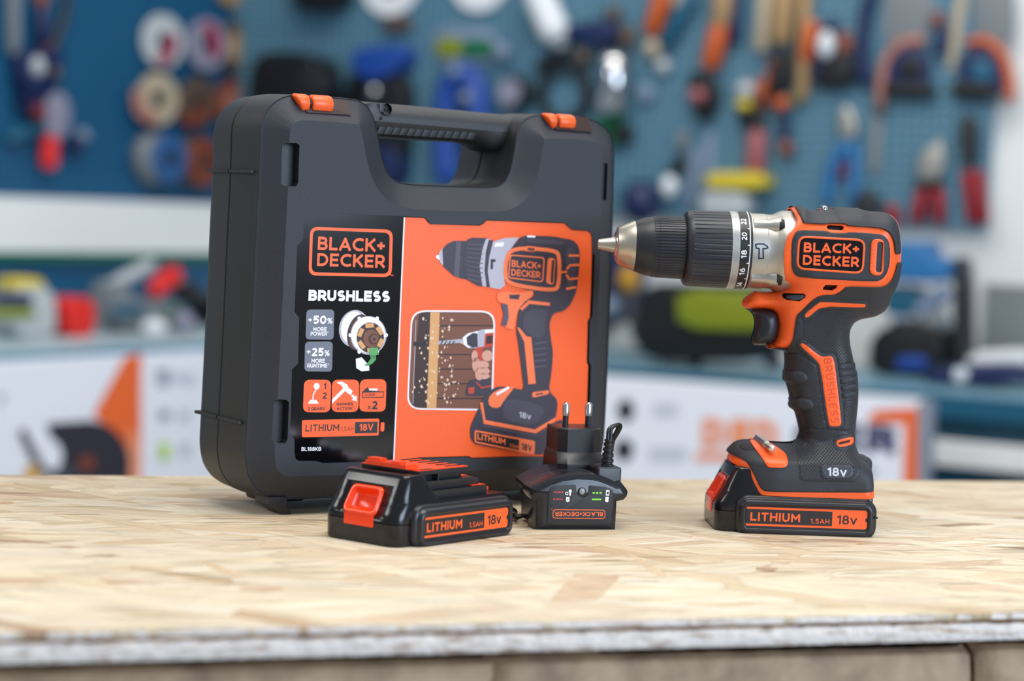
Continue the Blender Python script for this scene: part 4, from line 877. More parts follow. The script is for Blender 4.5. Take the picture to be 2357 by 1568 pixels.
sil_px += A_((1405, 1135), (1385, 1131), (1268, 1129), (1262, 1108), (1305, 1085), (1328, 1040), (1337, 960), (1327, 885), (1300, 850), (1110, 841), (1090, 828), (1084, 800), (1094, 770), (1178, 712), (1220, 722), (1335, 716), (1362, 668), (1354, 610), (1336, 530), (1340, 400), (1366, 310), (1422, 255), (1442, 205), (1434, 160))
_k = sil_px.index(A_((1335, 716))[0]) + 1
hsil_px = sil_px[:_k] + A_((1385, 674), (1180, 668), (1180, 135))
_a, _b = hsil_px.index(B_((1254, 1090))[0]), hsil_px.index(B_((304, 872))[0])
hsil_px = hsil_px[:_a] + B_((1254, 1240), (225, 1240)) + hsil_px[_b:]
sil = DR.pl(hsil_px, -5); shell_sil = DR.pl(sil_px, -5)
zA = lambda y: DR.px(*KA((1800, y))[0], -5)[1]; zB = lambda y: DR.px(*KB((900, y))[0], -5)[1]
Zs = [zB(1140), zB(1000), zB(905), zB(830), zB(760), zB(600), zA(1100), zA(860), zA(740), zA(660), zA(100)]
Ts = [33, 33, 31, 24, 17.5, 17, 17, 18.5, 24, 29, 29]; Bs = [5, 9, 12, 14, 14.5, 14.5, 14.5, 14.5, 17, 20, 21]
tip_x = DR.px(*KB((300, 870))[0], -5)[0]
nose_x = DR.px(*KA((1340, 800))[0], -5)[0]
def Tfun(P):
    T = np.interp(P[:, 1], Zs, Ts); f = np.clip((nose_x + 6 - P[:, 0]) / 16, 0, 1) * (P[:, 1] > zA(1180)) * (P[:, 1] < zA(690)); T = T * (1 - f) + np.minimum(T, 14.5) * f
    g = np.clip((tip_x + 30 - P[:, 0]) / 30, 0, 1) * (P[:, 1] < zB(740)); return T * (1 - .42 * g * g)
BODY = Body(resample(chaikin(ccw(sil), 1, .18), 2.0), Tfun, lambda P: np.interp(P[:, 1], Zs, Bs))
def dskin(name, m, px, off, holes=(), step=2.2, edge=.45, depth=2.5, smooth=1, parent=drill, far=True, y=-20, ang=50):
    P = chaikin(ccw(DR.pl(px, y)), smooth, .2) if smooth else ccw(DR.pl(px, y))
    mb = MB(); BODY.skin(mb, P, off, [ccw(DR.pl(h, y)) for h in holes], step, edge, depth, far); return mb.build(name, m, parent, ang)
# vents that open through the orange shell
top_vent = A_((1690, 243), (1785, 247), (1797, 255), (1794, 272), (1780, 280), (1685, 274), (1675, 264), (1678, 250))
low_vent = A_((1662, 668), (1748, 670), (1742, 690), (1716, 707), (1648, 703), (1646, 690))
switch_hole = A_((1395, 732), (1515, 731), (1532, 742), (1528, 762), (1490, 788), (1410, 780), (1383, 765), (1380, 745))
sm_sil = resample(chaikin(ccw(shell_sil), 1, .18), 2.0)
mb = MB(); holes_ = [ccw(DR.pl(h, -22)) for h in (top_vent, low_vent, switch_hole)]
BODY.skin(mb, sm_sil, 0, holes_, 2.6, .05, 6); shell = mb.build('orange_shell', ORANGE, drill, 50)
mb = MB()
for h in holes_:
    Pm = offset(h, .6); mb.add([(x, -max(0, float(BODY.h([(x, z)])[0]) - 3.6), z) for x, z in Pm], [tuple(range(len(Pm)))])
mb.build('vent_interior', SLOT, shell, 0)
o8 = 1.0
topblk = A_((1474, 104), (1502, 107), (1560, 134), (1640, 140), (1700, 135), (1740, 115), (1902, 117), (1978, 142), (2094, 148), (2146, 168), (2184, 212), (2204, 288), (2214, 400), (2212, 448), (2172, 452), (2159, 432), (2156, 380), (2136, 320), (2096, 279), (2042, 262), (1822, 248), (1802, 233), (1690, 228), (1668, 236), (1516, 230), (1500, 215), (1490, 180), (1478, 145))
dskin('top_overmould', BLACK_RUB, topblk, o8, smooth=1)
side = A_((1440, 300), (1470, 275), (1670, 283), (1692, 296), (1800, 299), (1824, 290), (2030, 303), (2075, 318), (2106, 355), (2119, 420), (2113, 520), (2096, 580), (2060, 626), (2010, 645), (1480, 615), (1440, 592), (1418, 540), (1414, 430), (1420, 345))
sp = dskin('side_overmould', BLACK_RUB, side, .9, smooth=1, far=False)
# dark overmould that runs from the motor housing over the grip to the foot
grip_px = A_((2216, 505), (2205, 585), (2186, 655), (2162, 715), (2144, 750), (2132, 806), (2100, 866), (2044, 897), (2008, 906), (1932, 919), (1886, 943), (1861, 984), (1853, 1030), (1859, 1098), (1882, 1200), (1896, 1285))
grip_px += B_((1177, 213), (1195, 300), (1202, 400), (1200, 500), (1190, 600), (1180, 700), (1175, 770), (1182, 828), (1200, 884), (1240, 928), (1262, 958), (1263, 1085), (1250, 1102), (900, 1100), (518, 1098), (484, 1074), (444, 985), (405, 905), (370, 884), (298, 862), (312, 828), (360, 783), (435, 772), (478, 781), (602, 791), (700, 798), (764, 795), (797, 772), (812, 738), (808, 690), (792, 626), (780, 578), (752, 555), (740, 528), (746, 490), (736, 440), (715, 366), (700, 337), (703, 300), (711, 240), (708, 165))
grip_px += A_((1398, 1142), (1420, 1112), (1438, 1060), (1450, 960), (1462, 882), (1502, 846), (1562, 778), (1600, 750), (1642, 738), (1722, 737), (1772, 702), (1792, 674), (2030, 682), (2086, 667), (2132, 622), (2157, 560), (2167, 510))
dskin('grip_overmould', BLACK_RUB, grip_px, o8, smooth=1, y=-14, step=2.4)
# diamond-textured fields
ZT = -18
dskin('textured_field', BLACK_DIA, A_((1512, 925), (1545, 912), (1640, 842), (1660, 836), (1950, 848), (1990, 868), (2004, 903), (1928, 914), (1880, 940), (1855, 982), (1846, 1032), (1852, 1098), (1872, 1190), (1878, 1232), (1760, 1245), (1745, 1175), (1718, 1155), (1640, 1158), (1535, 1080), (1512, 1062)), 1.25, smooth=0, y=ZT, edge=.3, far=False)
dskin('textured_field', BLACK_DIA, B_((722, 175), (775, 170), (905, 240), (925, 300), (968, 655), (985, 680), (822, 690), (792, 575), (760, 470), (745, 440), (722, 360), (716, 300), (724, 240)), 1.25, smooth=0, y=ZT, edge=.3, far=False)
dskin('textured_field', BLACK_DIA, B_((1092, 490), (1186, 485), (1180, 600), (1168, 695), (1060, 700), (1098, 640)), 1.25, smooth=0, y=ZT, edge=.3, far=False)
dskin('textured_field', BLACK_DIA, B_((822, 740), (830, 700), (975, 690), (1040, 700), (1166, 712), (1164, 742), (1050, 758), (1025, 790), (1060, 830), (1160, 822), (1172, 850), (1190, 895), (1205, 930), (1180, 1010), (1150, 1045), (800, 1040), (766, 1018), (762, 850), (770, 812), (800, 790)), 1.25, smooth=0, y=-26, edge=.3, far=False)
# orange stripes with their dark beads
s1 = A_((1520, 880), (1618, 792), (1640, 789), (1944, 803), (1951, 815), (1947, 831), (1640, 822), (1548, 900), (1528, 903))
s2 = B_((792, 96), (803, 90), (820, 97), (925, 178), (950, 183), (1000, 178), (1016, 190), (1030, 240), (1074, 635), (1070, 656), (1052, 668), (1002, 668), (985, 655), (927, 250), (905, 215), (793, 112))
for q, d, e in ((s1, 2.2, 0), (s2, 2.4, 0)):
    P = ccw(DR.pl(q, ZT)); mb = MB(); BODY.skin(mb, chaikin(offset(P, d), 1, .2), 1.9, [], 2.0, .8, 3, False); bd = mb.build('stripe_bead', BLACK_RUB, drill, 50)
    mb = MB(); BODY.skin(mb, chaikin(P, 1, .2), 2.2, [], 1.8, .35, 2, False); st = mb.build('orange_stripe', ORANGE, drill, 50)
def dto(off, y=ZT): return lambda px, py: (lambda q: BODY.pt(q[0], q[1], off))(DR.px(px, py, y))
mb = MB(); fn = dto(2.28); a_, b_ = B_((968, 200))[0], B_((1022, 645))[0]
ux, uy = b_[0] - a_[0], b_[1] - a_[1]; pl_ = math.hypot(ux, uy)
text(mb, 'BRUSHLESS', lambda u, v: fn(a_[0] - 7 + ux * u + 17.0 * v * uy / pl_ + 1, a_[1] + uy * u - 17.0 * v * ux / pl_), .12, .3, True)
mb.build('brushless_lettering', mat('engraved_orange', '#d9481c', .45), st, 0)
# finger nubs and rear ribs
for (cx0, cy0), rx in (((760, 335), 84), ((802, 525), 78)):
    P = ccw(DR.pl(B_(*[(cx0 - 58, cy0 - 30), (cx0 - 20, cy0 - 48), (cx0 + 40, cy0 - 50), (cx0 + 80, cy0 - 25), (cx0 + 84, cy0 + 15), (cx0 + 55, cy0 + 42), (cx0 - 10, cy0 + 48), (cx0 - 50, cy0 + 35)]), ZT)); mb = MB()
    BODY.skin(mb, chaikin(P, 2), 2.8, [], 1.6, 1.6, 4); mb.build('finger_nub', BLACK_RUB, drill, 70)
rb = [((1048, 240), (1165, 222)), ((1054, 288), (1180, 268)), ((1062, 337), (1188, 318)), ((1070, 388), (1193, 368)), ((1078, 438), (1195, 420))]
for (x0, y0), (x1, y1) in rb:
    P = ccw(DR.pl(B_((x0, y0), (x1 + 8, y1), (x1 + 12, y1 + 40), (x0 + 6, y0 + 40)), ZT)); mb = MB(); BODY.skin(mb, rquad(P, 2), 1.9, [], 1.8, .6, 3, False); mb.build('grip_rib', BLACK_RUB, drill, 60)
# foot: orange bit holder, small vent, voltage plate, rear bumper
holder = B_((470, 783), (560, 786), (610, 796), (684, 850), (693, 870), (692, 915), (670, 945), (560, 945), (545, 935), (518, 880), (476, 812))
dskin('bit_holder', ORANGE, holder, 1.8, smooth=1, y=-24)
xb0, zb0 = DR.px(*B_((540, 800))[0], -20)
mb = MB(); aa = Vector((xb0 - 1.5, 0, zb0 + 2.6)); bb = Vector((xb0 + 4.0, -28.0, zb0 - 1.4)); dd = (bb - aa)
mb.tube([aa, aa + dd * .62], [2.8, 2.8], 6); mb.tube([aa + dd * .6, aa + dd * .72, aa + dd * .86, aa + dd * .98, bb], [1.9, 2.0, 2.5, 2.2, .8], 8)
mb.build('screwdriver_bit', STEEL, drill, 20)
vq = B_((1036, 775), (1050, 760), (1162, 737), (1165, 790), (1060, 808), (1042, 802)); vh = B_((1050, 780), (1125, 762), (1136, 766), (1132, 778), (1060, 792), (1048, 790))
P = ccw(DR.pl(vq, -18)); mb = MB(); BODY.skin(mb, chaikin(offset(P, 2.2), 1), 1.8, [], 2, .8, 3); mb.build('vent_bead', BLACK_RUB, drill, 50)
vt = dskin('vent_frame', ORANGE, vq, 2.6, holes=[vh], step=1.4, edge=.3, smooth=1, y=-18, far=False); P = DR.pl(vh, -18); mb = MB(); mb.add([BODY.pt(x, z, 2.0) for x, z in P], [tuple(range(len(P)))]); mb.build('vent_slot', SLOT, vt, 0)
plq = rquad(DR.pl(B_((932, 935), (1165, 940), (1158, 1032), (930, 1030)), -34), 4.0); mb = MB(); BODY.skin(mb, plq, 2.3, [], 2.2, .6, 3, False); vp = mb.build('voltage_plate', mat('grey_plate', '#30333d', .45), drill, 50)
mb = MB(); fn2 = dto(2.36, -35); text_px(mb, '18v', B_((980, 1012))[0], B_((1112, 1016))[0], 19, fn2, .2, .14); mb.build('voltage_lettering', mat('pale_print', '#c9cbd6', .4), vp, 0)
xq, zq = DR.px(*B_((1252, 990))[0], -5); mb = MB(); mb.prism(rrect(xq - 8, zq - 12, xq + 2.6, zq + 11, 4.5), -12, 12, 4, 5); mb.build('rear_bumper', BLACK_RUB, drill, 60)
# logo plate and side vent
def ring_skin(name, q, r, off, inset, m):
    P = rquad(DR.pl(q, -29), r); mb = MB(); BODY.skin(mb, P, off, [offset(ccw(P), -inset)], 2, .3, 2, False); return mb.build(name, m, drill, 40)
lq_ = A_((1478, 316), (1961, 343), (1944, 594), (1463, 560)); ring_skin('logo_frame', lq_, 6, 1.3, 1.5, ORANGE)
P = offset(ccw(rquad(DR.pl(lq_, -29), 6)), -1.4); mb = MB(); BODY.skin(mb, P, 1.15, [], 2.2, .1, 2, False); lp_ = mb.build('logo_plate', mat('logo_gloss', '#0e0d14', .1), drill, 40)
mb = MB(); fn3 = dto(1.25, -30); text_px(mb, 'BLACK+', A_((1518, 437))[0], A_((1913, 448))[0], 23, fn3, .22, .14); text_px(mb, 'DECKER', A_((1512, 527))[0], A_((1912, 543))[0], 23.5, fn3, .22, .16)
mb.build('brand_lettering', PRINT_OR, lp_, 0)
vq2 = rquad(DR.pl(A_((2000, 340), (2093, 343), (2083, 606), (1985, 598)), -29), 8, 8); vh2 = rquad(DR.pl(A_((2043, 362), (2084, 364), (2070, 584), (2030, 578)), -29), 5.5, 8)
mb = MB(); BODY.skin(mb, vq2, 2.0, [ccw(vh2)], 1.6, .45, 5, False); sv = mb.build('side_vent', ORANGE, drill, 45); mb = MB(); Pm = offset(ccw(vh2), .4); mb.add([BODY.pt(x, z, -1.2) for x, z in Pm], [tuple(range(len(Pm)))]); mb.build('vent_slot', SLOT, sv, 0)
mb = MB(); x, z = DR.px(*A_((2056, 405))[0], -28); xx, zz = DR.px(*A_((2050, 585))[0], -28)
mb.prism(ell(x, z, 4.6, 3.2, 20), -28.9, -27.6, .4); mb.build('motor_winding', STEEL, sv, 40)
# direction switch, trigger, top fittings
P = chaikin(DR.pl(A_((1408, 745), (1512, 740), (1530, 748), (1500, 782), (1420, 778), (1402, 762)), -22), 1); mb = MB(); BODY.skin(mb, ccw(P), .4, [], 1.8, .8, 3, False); mb.build('direction_switch', mat('switch_plastic', '#353c4a', .35), drill, 50)
trg = Body(chaikin(ccw(DR.pl(A_((1105, 838), (1130, 846), (1300, 846), (1345, 880), (1360, 960), (1340, 1050), (1300, 1095), (1240, 1106), (1170, 1102), (1155, 1082), (1160, 1050), (1180, 990), (1186, 940), (1175, 890), (1150, 862)), -8)), 1), lambda P: np.full(len(P), 11.5), lambda P: np.full(len(P), 9.))
mb = MB(); trg.skin(mb, trg.sil, 0, [], 1.8, .02, .2); mb.build('trigger', mat('trigger_plastic', '#1e2027', .42), drill, 60)
for q, nm, m, b in ((A_((1474, 118), (1500, 104), (1565, 140), (1562, 168), (1500, 150)), 'top_lug', BLACK_RUB, 2), (A_((1690, 150), (1712, 130), (1738, 114), (1905, 120), (1968, 148), (1975, 165), (1900, 172), (1700, 166)), 'top_hump', BLACK_RUB, 3)):
    mb = MB(); mb.prism(DR.pl(q, -10), -13, 13, b, 4); mb.build(nm, m, drill, 50)
mb = MB(); x, z = DR.px(*A_((1664, 132))[0], -6); mb.tube([(x, -11, z - 1.5), (x, -9, z + .6), (x, -5, z + .9), (x, 6, z + .9)], 2.0, 12); mb.build('hook_wire', CHROME, drill, 50)
dskin('work_light_recess', SLOT, B_((372, 815), (388, 795), (425, 786), (462, 795), (470, 820), (440, 834), (395, 832)), 1.25, smooth=1, y=-14, far=False)
mb = MB(); P = DR.pl(A_((1262, 1118), (1420, 1132), (1452, 1150), (1420, 1165), (1375, 1140)), -8); mb.prism(P, -9, 9, 1.5); mb.build('grip_lip', BLACK_PL, drill, 40)
# chuck, clutch collar and gearbox: turned about the spindle axis
A0 = DR.px(1376, 562.0, 0); A1 = DR.px(1700, 576.3, 0); AX = Vector((A1[0] - A0[0], 0, A1[1] - A0[1])).normalized(); O_ = Vector((A0[0], 0, A0[1])); MMP = Vector((A1[0] - A0[0], 0, A1[1] - A0[1])).length / (1700 - 1376)
def S_(px): return (px - 1376) * MMP
def lat(name, m, prof, rad=None, n=72, ang=35, parent=drill):
    mb = MB(); mb.lathe(O_, AX, [(S_(a), r * MMP) for a, r in prof], n, rad); return mb.build(name, m, parent, ang)
lat('chuck_jaws', STEEL, [(1376, 9), (1377, 11), (1416, 18.5), (1424, 19)], lambda d, t, r: r * (1 - .1 * (abs(math.sin(1.5 * t + .5)) < .12)), 72, 20)
lat('chuck_washer', CHROME, [(1414, 26), (1415, 29.5), (1418, 31.5), (1420, 30), (1421, 26)], None, 48, 60)
lat('chuck_nose', STEEL, [(1417.5, 36), (1419.5, 40), (1421.5, 42.5), (1456.5, 57), (1458.5, 57.4), (1459, 55)])
def rib(cnt, depth, a, b): return lambda d, t, r: r - (depth if S_(a) < d < S_(b) and (t / (2 * math.pi) * cnt + .01) % 1 < .2 else 0)
lat('chuck_sleeve', BLACK_PL if False else mat('sleeve_black', '#222329', .42, bump='noise', scale=1400, strength=.12, dist=.0003), [(1458.5, 55), (1459, 57.8), (1475, 63.5), (1485, 66.5), (1499, 68.6), (1500, 69.4), (1511, 70), (1512, 70.6), (1570, 71.5), (1573, 70), (1576, 60)], rib(60, .5, 1499, 1571), 360, 25)
lat('clutch_collar', mat('collar_black', '#25272e', .42, bump='noise', scale=1400, strength=.12, dist=.0003), [(1573, 60), (1573.5, 79), (1576, 83), (1581, 85.8), (1587, 86.8), (1594, 87), (1673, 88), (1674, 86)], rib(46, .8, 1588, 1672), 368, 25)
lat('dotted_ring', mat('ring_silver', '#b8b7b5', .4, .6), [(1672, 86), (1673, 88.6), (1690, 88.8), (1690.5, 88)])
lat('number_ring', mat('ring_black', '#1d1e22', .4), [(1689.5, 87), (1690, 88.9), (1713, 89.2), (1717, 89), (1718.5, 86)], None, 96)
u_ = Vector((0, -1, 0)); w_ = Vector((-AX.z, 0, AX.x)) * (1 if AX.x > 0 else -1)
def cyl(spx, th, rpx): return tuple(O_ + AX * S_(spx) + (u_ * math.cos(th) + w_ * math.sin(th)) * rpx * MMP)
mb = MB()
for num, ang in (('22', 48), ('20', 22), ('18', -4.5), ('16', -31.5), ('14', -59)):
    c_ = math.radians(ang); hw_ = .105
    text(mb, num, lambda u, v: cyl(1705.0 - 12.5 * v, c_ + hw_ * (2 * u - 1), 89.5), .2, .16, True)
    for dth in (13.2,):
        t0 = math.radians(ang - dth); mb.add([cyl(1706.5, t0 - .012, 89.5), cyl(1712, t0 - .012, 89.5), cyl(1712, t0 + .012, 89.5), cyl(1706.5, t0 + .012, 89.5)], [(0, 1, 2, 3)])
ns = 90; mb.add([cyl(s, 2 * math.pi * i / ns, 89.6) for i in range(ns) for s in (1711.3, 1713.4)], [(2 * i, 2 * i + 1, (2 * i + 3) % (2 * ns), (2 * i + 2) % (2 * ns)) for i in range(ns)])
mb.build('ring_numbers', mat('number_white', '#f2f2f4', .4), bpy.data.objects['number_ring'], 0)
mb = MB()
for i in range(62):
    for k in range(5):
        t0 = math.radians(-75 + (i + .5 * (k % 2)) * 2.2); s0 = 1677 + 2.4 * k; mb.add([cyl(s0 - .55, t0, 89.1), cyl(s0, t0 - .0065, 89.1), cyl(s0 + .55, t0, 89.1), cyl(s0, t0 + .0065, 89.1)], [(0, 1, 2, 3)])
mb.build('ring_dots', PRINT_GR, bpy.data.objects['dotted_ring'], 0)
gb = lat('gearbox', SATIN, [(1717, 80), (1718, 86), (1719, 87.5), (1723, 87.6), (1724, 86), (1754, 86), (1756, 84.8), (1774, 85), (1780, 88), (1788, 92.5), (1796, 95), (1832, 96), (1834, 80)], None, 96, 30)
for th, nm in ((math.radians(47), 1), (math.radians(-46), 1), (math.radians(133), 1), (math.radians(-133), 1)):
    mb = MB(); c1 = Vector(cyl(1722, th, 80)); c2 = Vector(cyl(1783, th, 82)); mb.tube([c1, c1 + (c2 - c1) * .62, c1 + (c2 - c1) * .75, c2], [4.2, 4.2, 5.4, 5.6], 14); lug = mb.build('screw_lug', SATIN, drill, 40)
    mb = MB(); mb.tube([c2 - AX * 1.2 + Vector((0, -1.5, 0)), c2 + AX * 2.2 + Vector((0, -1.5, 0))], 4.4, 12); mb.build('lug_screw', SLOT, lug, 40)
hm = chaikin(DR.pl(A_((1176, 380), (1195, 377), (1232, 377), (1260, 395), (1262, 405), (1240, 412), (1228, 410), (1230, 480), (1198, 482), (1200, 410), (1180, 408)), -24), 0)
m1, m2 = MB(), MB()
def cylmap(q, dr):
    out = []
    for x, z in q:
        v = Vector((x, 0, z)) - O_; s = v.dot(AX); hgt = v.dot(w_); r_ = 86.0 * MMP + dr; hgt = max(-r_, min(r_, hgt)); out.append(tuple(O_ + AX * s + w_ * hgt + u_ * math.sqrt(r_ * r_ - hgt * hgt)))
    return out
hq = ccw(resample(hm, .5)); n_ = len(hq); oo, ii = cylmap(offset(hq, .45), .12), cylmap(offset(hq, -.45), .14)
m1.add(oo + ii, [(i, (i + 1) % n_, n_ + (i + 1) % n_, n_ + i) for i in range(n_)])
m1.build('hammer_symbol', mat('symbol_blue_black', '#1c2438', .4), gb, 0)
# battery pack clipped under the foot
def sub(parent, name):
    return parent
pk_x = DR.px(1694, 1200, -36)[0] - 12.8
hold = []
_before = set(bpy.data.objects)
mb = MB(); mb.prism(rrect(pk_x + 30, 20, pk_x + 100, 40, 2), -24, 24, 1); clip = mb.build('clipped_battery', BLACK_GL, drill, 40); clip['label'] = 'battery pack clipped under the foot of the drill'
_b2 = set(bpy.data.objects)
battery_parts(clip, False)
for o in set(bpy.data.objects) - _b2:
    if o.parent == clip: o.location.x = pk_x * .001
# deeper pieces of the clipped pack hang directly under it
for o in list(set(bpy.data.objects) - _b2):
    if o.parent is not clip and o.parent is not None and o.parent.parent is clip:
        o.location.x = pk_x * .001; o.parent = clip

# ------------------------------------------------------------------ the workshop behind
LY, RY = math.radians(59), math.radians(-29)
PL = Fr((-1.1125, 4.709, TABLE_Z), LY)                 # pegboard plane on the left wall
_q = np.array([.66, 4.60, TABLE_Z])
PR = Fr(_q, RY)                                        # pegboard plane on the right wall
M2 = np.array([PL.ex[:2], -PR.ex[:2]]).T; tt = np.linalg.solve(M2, PR.o[:2] - PL.o[:2]); CORNER = PL.o + PL.ex * tt[0]; CORNER[2] = 0
def flatm(name, h, r=.6, **k): return mat(name, h, r, **k)
WALLP = mat('wall_paint', '#e8e8e6', .8, noise=(3, '#dededc', .4, .7)); CONC = mat('concrete_floor', '#8d9294', .8, noise=(6, '#777c7e', .35, .7))
def peg(name, h, h2):
    M = mat(name, h, .5); N = M.node_tree.nodes; L = M.node_tree.links; b = N['Principled BSDF']; tc = N.new('ShaderNodeTexCoord'); sx = N.new('ShaderNodeSeparateXYZ'); L.new(tc.outputs['Object'], sx.inputs[0])
    outs = []
    for c in ('X', 'Z'):
        a = N.new('ShaderNodeMath'); a.operation = 'MULTIPLY'; a.inputs[1].default_value = math.pi / .020; L.new(sx.outputs[c], a.inputs[0])
        s = N.new('ShaderNodeMath'); s.operation = 'SINE'; L.new(a.outputs[0], s.inputs[0]); q = N.new('ShaderNodeMath'); q.operation = 'ABSOLUTE'; L.new(s.outputs[0], q.inputs[0]); outs.append(q.outputs[0])
    mu = N.new('ShaderNodeMath'); mu.operation = 'MULTIPLY'; L.new(outs[0], mu.inputs[0]); L.new(outs[1], mu.inputs[1])
    g = N.new('ShaderNodeMath'); g.operation = 'GREATER_THAN'; g.inputs[1].default_value = .62; L.new(mu.outputs[0], g.inputs[0])
    mx = N.new('ShaderNodeMix'); mx.data_type = 'RGBA'; mx.inputs['A'].default_value = lin(h); mx.inputs['B'].default_value = lin(h2); L.new(g.outputs[0], mx.inputs['Factor']); L.new(mx.outputs['Result'], b.inputs['Base Color'])
    return M
PEG_L = peg('pegboard_blue', '#0f577e', '#083c5a'); PEG_R = peg('pegboard_blue_painted_sheen', '#3c6880', '#7098a6')  # right board: same blue paint, with slanting light and holes mixed into its colour
TEAL = flatm('teal_enamel', '#0b5570', .45); TEAL_L = flatm('teal_edge_enamel', '#4f96b4', .45); DTEAL = flatm('dark_teal_enamel', '#06394c', .5); BENCH_T = mat('bench_sheet', '#b9c8cc', .45, noise=(5, '#9fb3ba', .4, .65)); BENCH_B = flatm('bench_blue_sheet', '#6a93a5', .4)
def cx_of(fr): return float((CORNER - fr.o) @ fr.ex) * 1000
cl, cr = cx_of(PL), cx_of(PR)
def struct(mb, name, m, fr=None): return tag(mb.build(name, m, None, 0, fr=fr), kind='structure')
fl = MB(); fl.box(-6000, -3000, -60, 6000, 9000, 0); struct(fl, 'floor', CONC)
mb = MB(); mb.box(-1900, 30, -1000, cl + 150, 160, 2300); struct(mb, 'wall_left', WALLP, PL)
mb = MB(); mb.box(cr - 60, 30, -1000, 3200, 160, 2300); struct(mb, 'wall_right', WALLP, PR)
def thing(fr, y, x, z, name, label, cat, group=None):
    f = Fr(fr.at(x, y, z), fr.yaw); o = empty(name, f); tag(o, label, cat, group); return f, o
# pegboards
pz = PL.px(0, 455, 0)[1], PL.px(470, 463, 0)[1]; zpl = sum(pz) / 2
mb = MB(); mb.box(-1700, 0, zpl, cl - 2, 30, 1700); tag(mb.build('pegboard', PEG_L, None, 0, fr=PL), 'saturated blue perforated pegboard on the left wall above the white rail', 'pegboard')
xe = PR.px(2276, 330, 0)[0]; zpr = PR.px(2100, 522, 0)[1]
mb = MB(); mb.box(cr + 2, 0, zpr, xe, 30, 1700); tag(mb.build('pegboard', PEG_R, None, 0, fr=PR), 'blue perforated pegboard, its sheen painted in grey blue, on the right wall behind the hanging hand tools', 'pegboard')
# white rail with a green lip, blue splash panel
z1 = PL.px(230, 460, -20)[1]; z0 = PL.px(230, 580, -20)[1]; zg = PL.px(230, 600, -20)[1]
mb = MB(); mb.box(-1700, -32, z0, cl - 2, 30, z1); struct(mb, 'trim_1', flatm('white_rail', '#eef0ef', .5), PL)
mb = MB(); mb.box(-1700, -30, zg, cl - 2, 30, z0); struct(mb, 'trim_2', flatm('green_lip', '#0c6a4a', .5), PL)
mb = MB(); mb.box(-1700, 4, -95, cl - 2, 30, zg); struct(mb, 'trim_3', flatm('blue_splash_panel', '#0d5c85', .5), PL)
# benches
BZ = -95.
def bench(fr, x0, x1, label, edge_m, top_m, drawers):
    f, o = thing(fr, 0, x0, BZ, 'workbench', label, 'workbench'); L_ = x1 - x0
    mb = MB(); mb.box(0, -575, -38, L_, -2, 0); mb.build('bench_top', top_m, o, 0)
    mb = MB(); mb.box(0, -585, -40, L_, -575, .5); mb.build('front_edge', edge_m, o, 0)
    mb = MB(); mb.box(0, -560, -905, L_, -10, -38); mb.build('cabinet', DTEAL, o, 0)
    n = max(1, int(L_ / 640))
    for i in range(n):
        a, b = L_ * i / n + 8, L_ * (i + 1) / n - 8
        for k, (zt, zb_) in enumerate(((-46, -205), (-212, -400), (-408, -640), (-648, -890))):
            mb = MB(); mb.box(a, -570, zb_, b, -558, zt); d = mb.build('drawer', DTEAL, o, 0)
            if drawers:
                mb = MB(); mb.prism([(a + 4, zt - 34), (b - 4, zt - 34), (b - 4, zt - 80), (a + 4, zt - 80)], -588, -568, 3); mb.build('handle', flatm('pale_handle', '#e6e4df', .5), d, 0)
bench(PL, -1700, cl - 2, 'teal edged workbench with a pale sheet top along the left wall', TEAL_L, BENCH_T, False)
bench(PR, cr + 640, 2400, 'teal workbench with long pale drawer handles along the right wall', TEAL, BENCH_B, True)
# shipping cartons in front of the benches
WH_C = flatm('white_card', '#eeeff6', .6); OR_C = flatm('orange_card', '#f06a2c', .6); NV_C = flatm('navy_card', '#27305a', .6); DK_C = flatm('dark_card', '#2a2833', .6); GY_C = flatm('grey_card', '#9aa0ac', .6); LG_C = flatm('lime_card', '#b9dd6a', .6); YE_C = flatm('yellow_card', '#d8a63a', .6); LO_C = flatm('pale_orange_card', '#f29a72', .6)
def carton(p0, p1, zt, label, depth):
    a, b = onz(*p0, zt), onz(*p1, zt); yaw = math.atan2(b[1] - a[1], b[0] - a[0]); f = Fr((a[0], a[1], 0), yaw); L_ = float(np.linalg.norm((b - a)[:2])) * 1000
    return f, L_, zt * 1000
f, L_, zt = carton((-240, 851), (520, 810), .905, '', 260)
o = empty('carton', f); tag(o, 'large white carton with an orange wedge and a dark saw picture at the left', 'carton')
mb = MB(); mb.box(0, 0, 0, L_, 50, zt); mb.build('box', WH_C, o, 0)
def cp(fr, o, name, lst):
    multi(name, [(MB().flat(fr.pl(q, -1.5 - .4 * k), -1.5 - .4 * k), m) for k, (q, m) in enumerate(lst)], o)
cp(f, o, 'saw_picture', [([(325, 812), (288, 822), (215, 955), (250, 985), (300, 1040), (310, 1115), (325, 1115)], OR_C), ([(300, 985), (318, 1005), (326, 1115), (298, 1115), (296, 1040)], LO_C),
    (ell(208, 1070, 92, 100, 40), DK_C), ([(108, 975), (210, 968), (260, 985), (290, 1030), (300, 1115), (92, 1115), (120, 1098), (145, 1060), (140, 1025), (120, 1010)], DK_C), (ell(115, 1050, 28, 38), WH_C), (band([(50, 990), (75, 1040), (92, 1075), (120, 1092), (180, 1085)], 18), flatm('charcoal_card', '#474a52', .6)), ([(60, 1075), (88, 1070), (92, 1115), (55, 1115)], YE_C), (ell(200, 1066, 20, 18), flatm('rust_card', '#7a3a28', .6))])
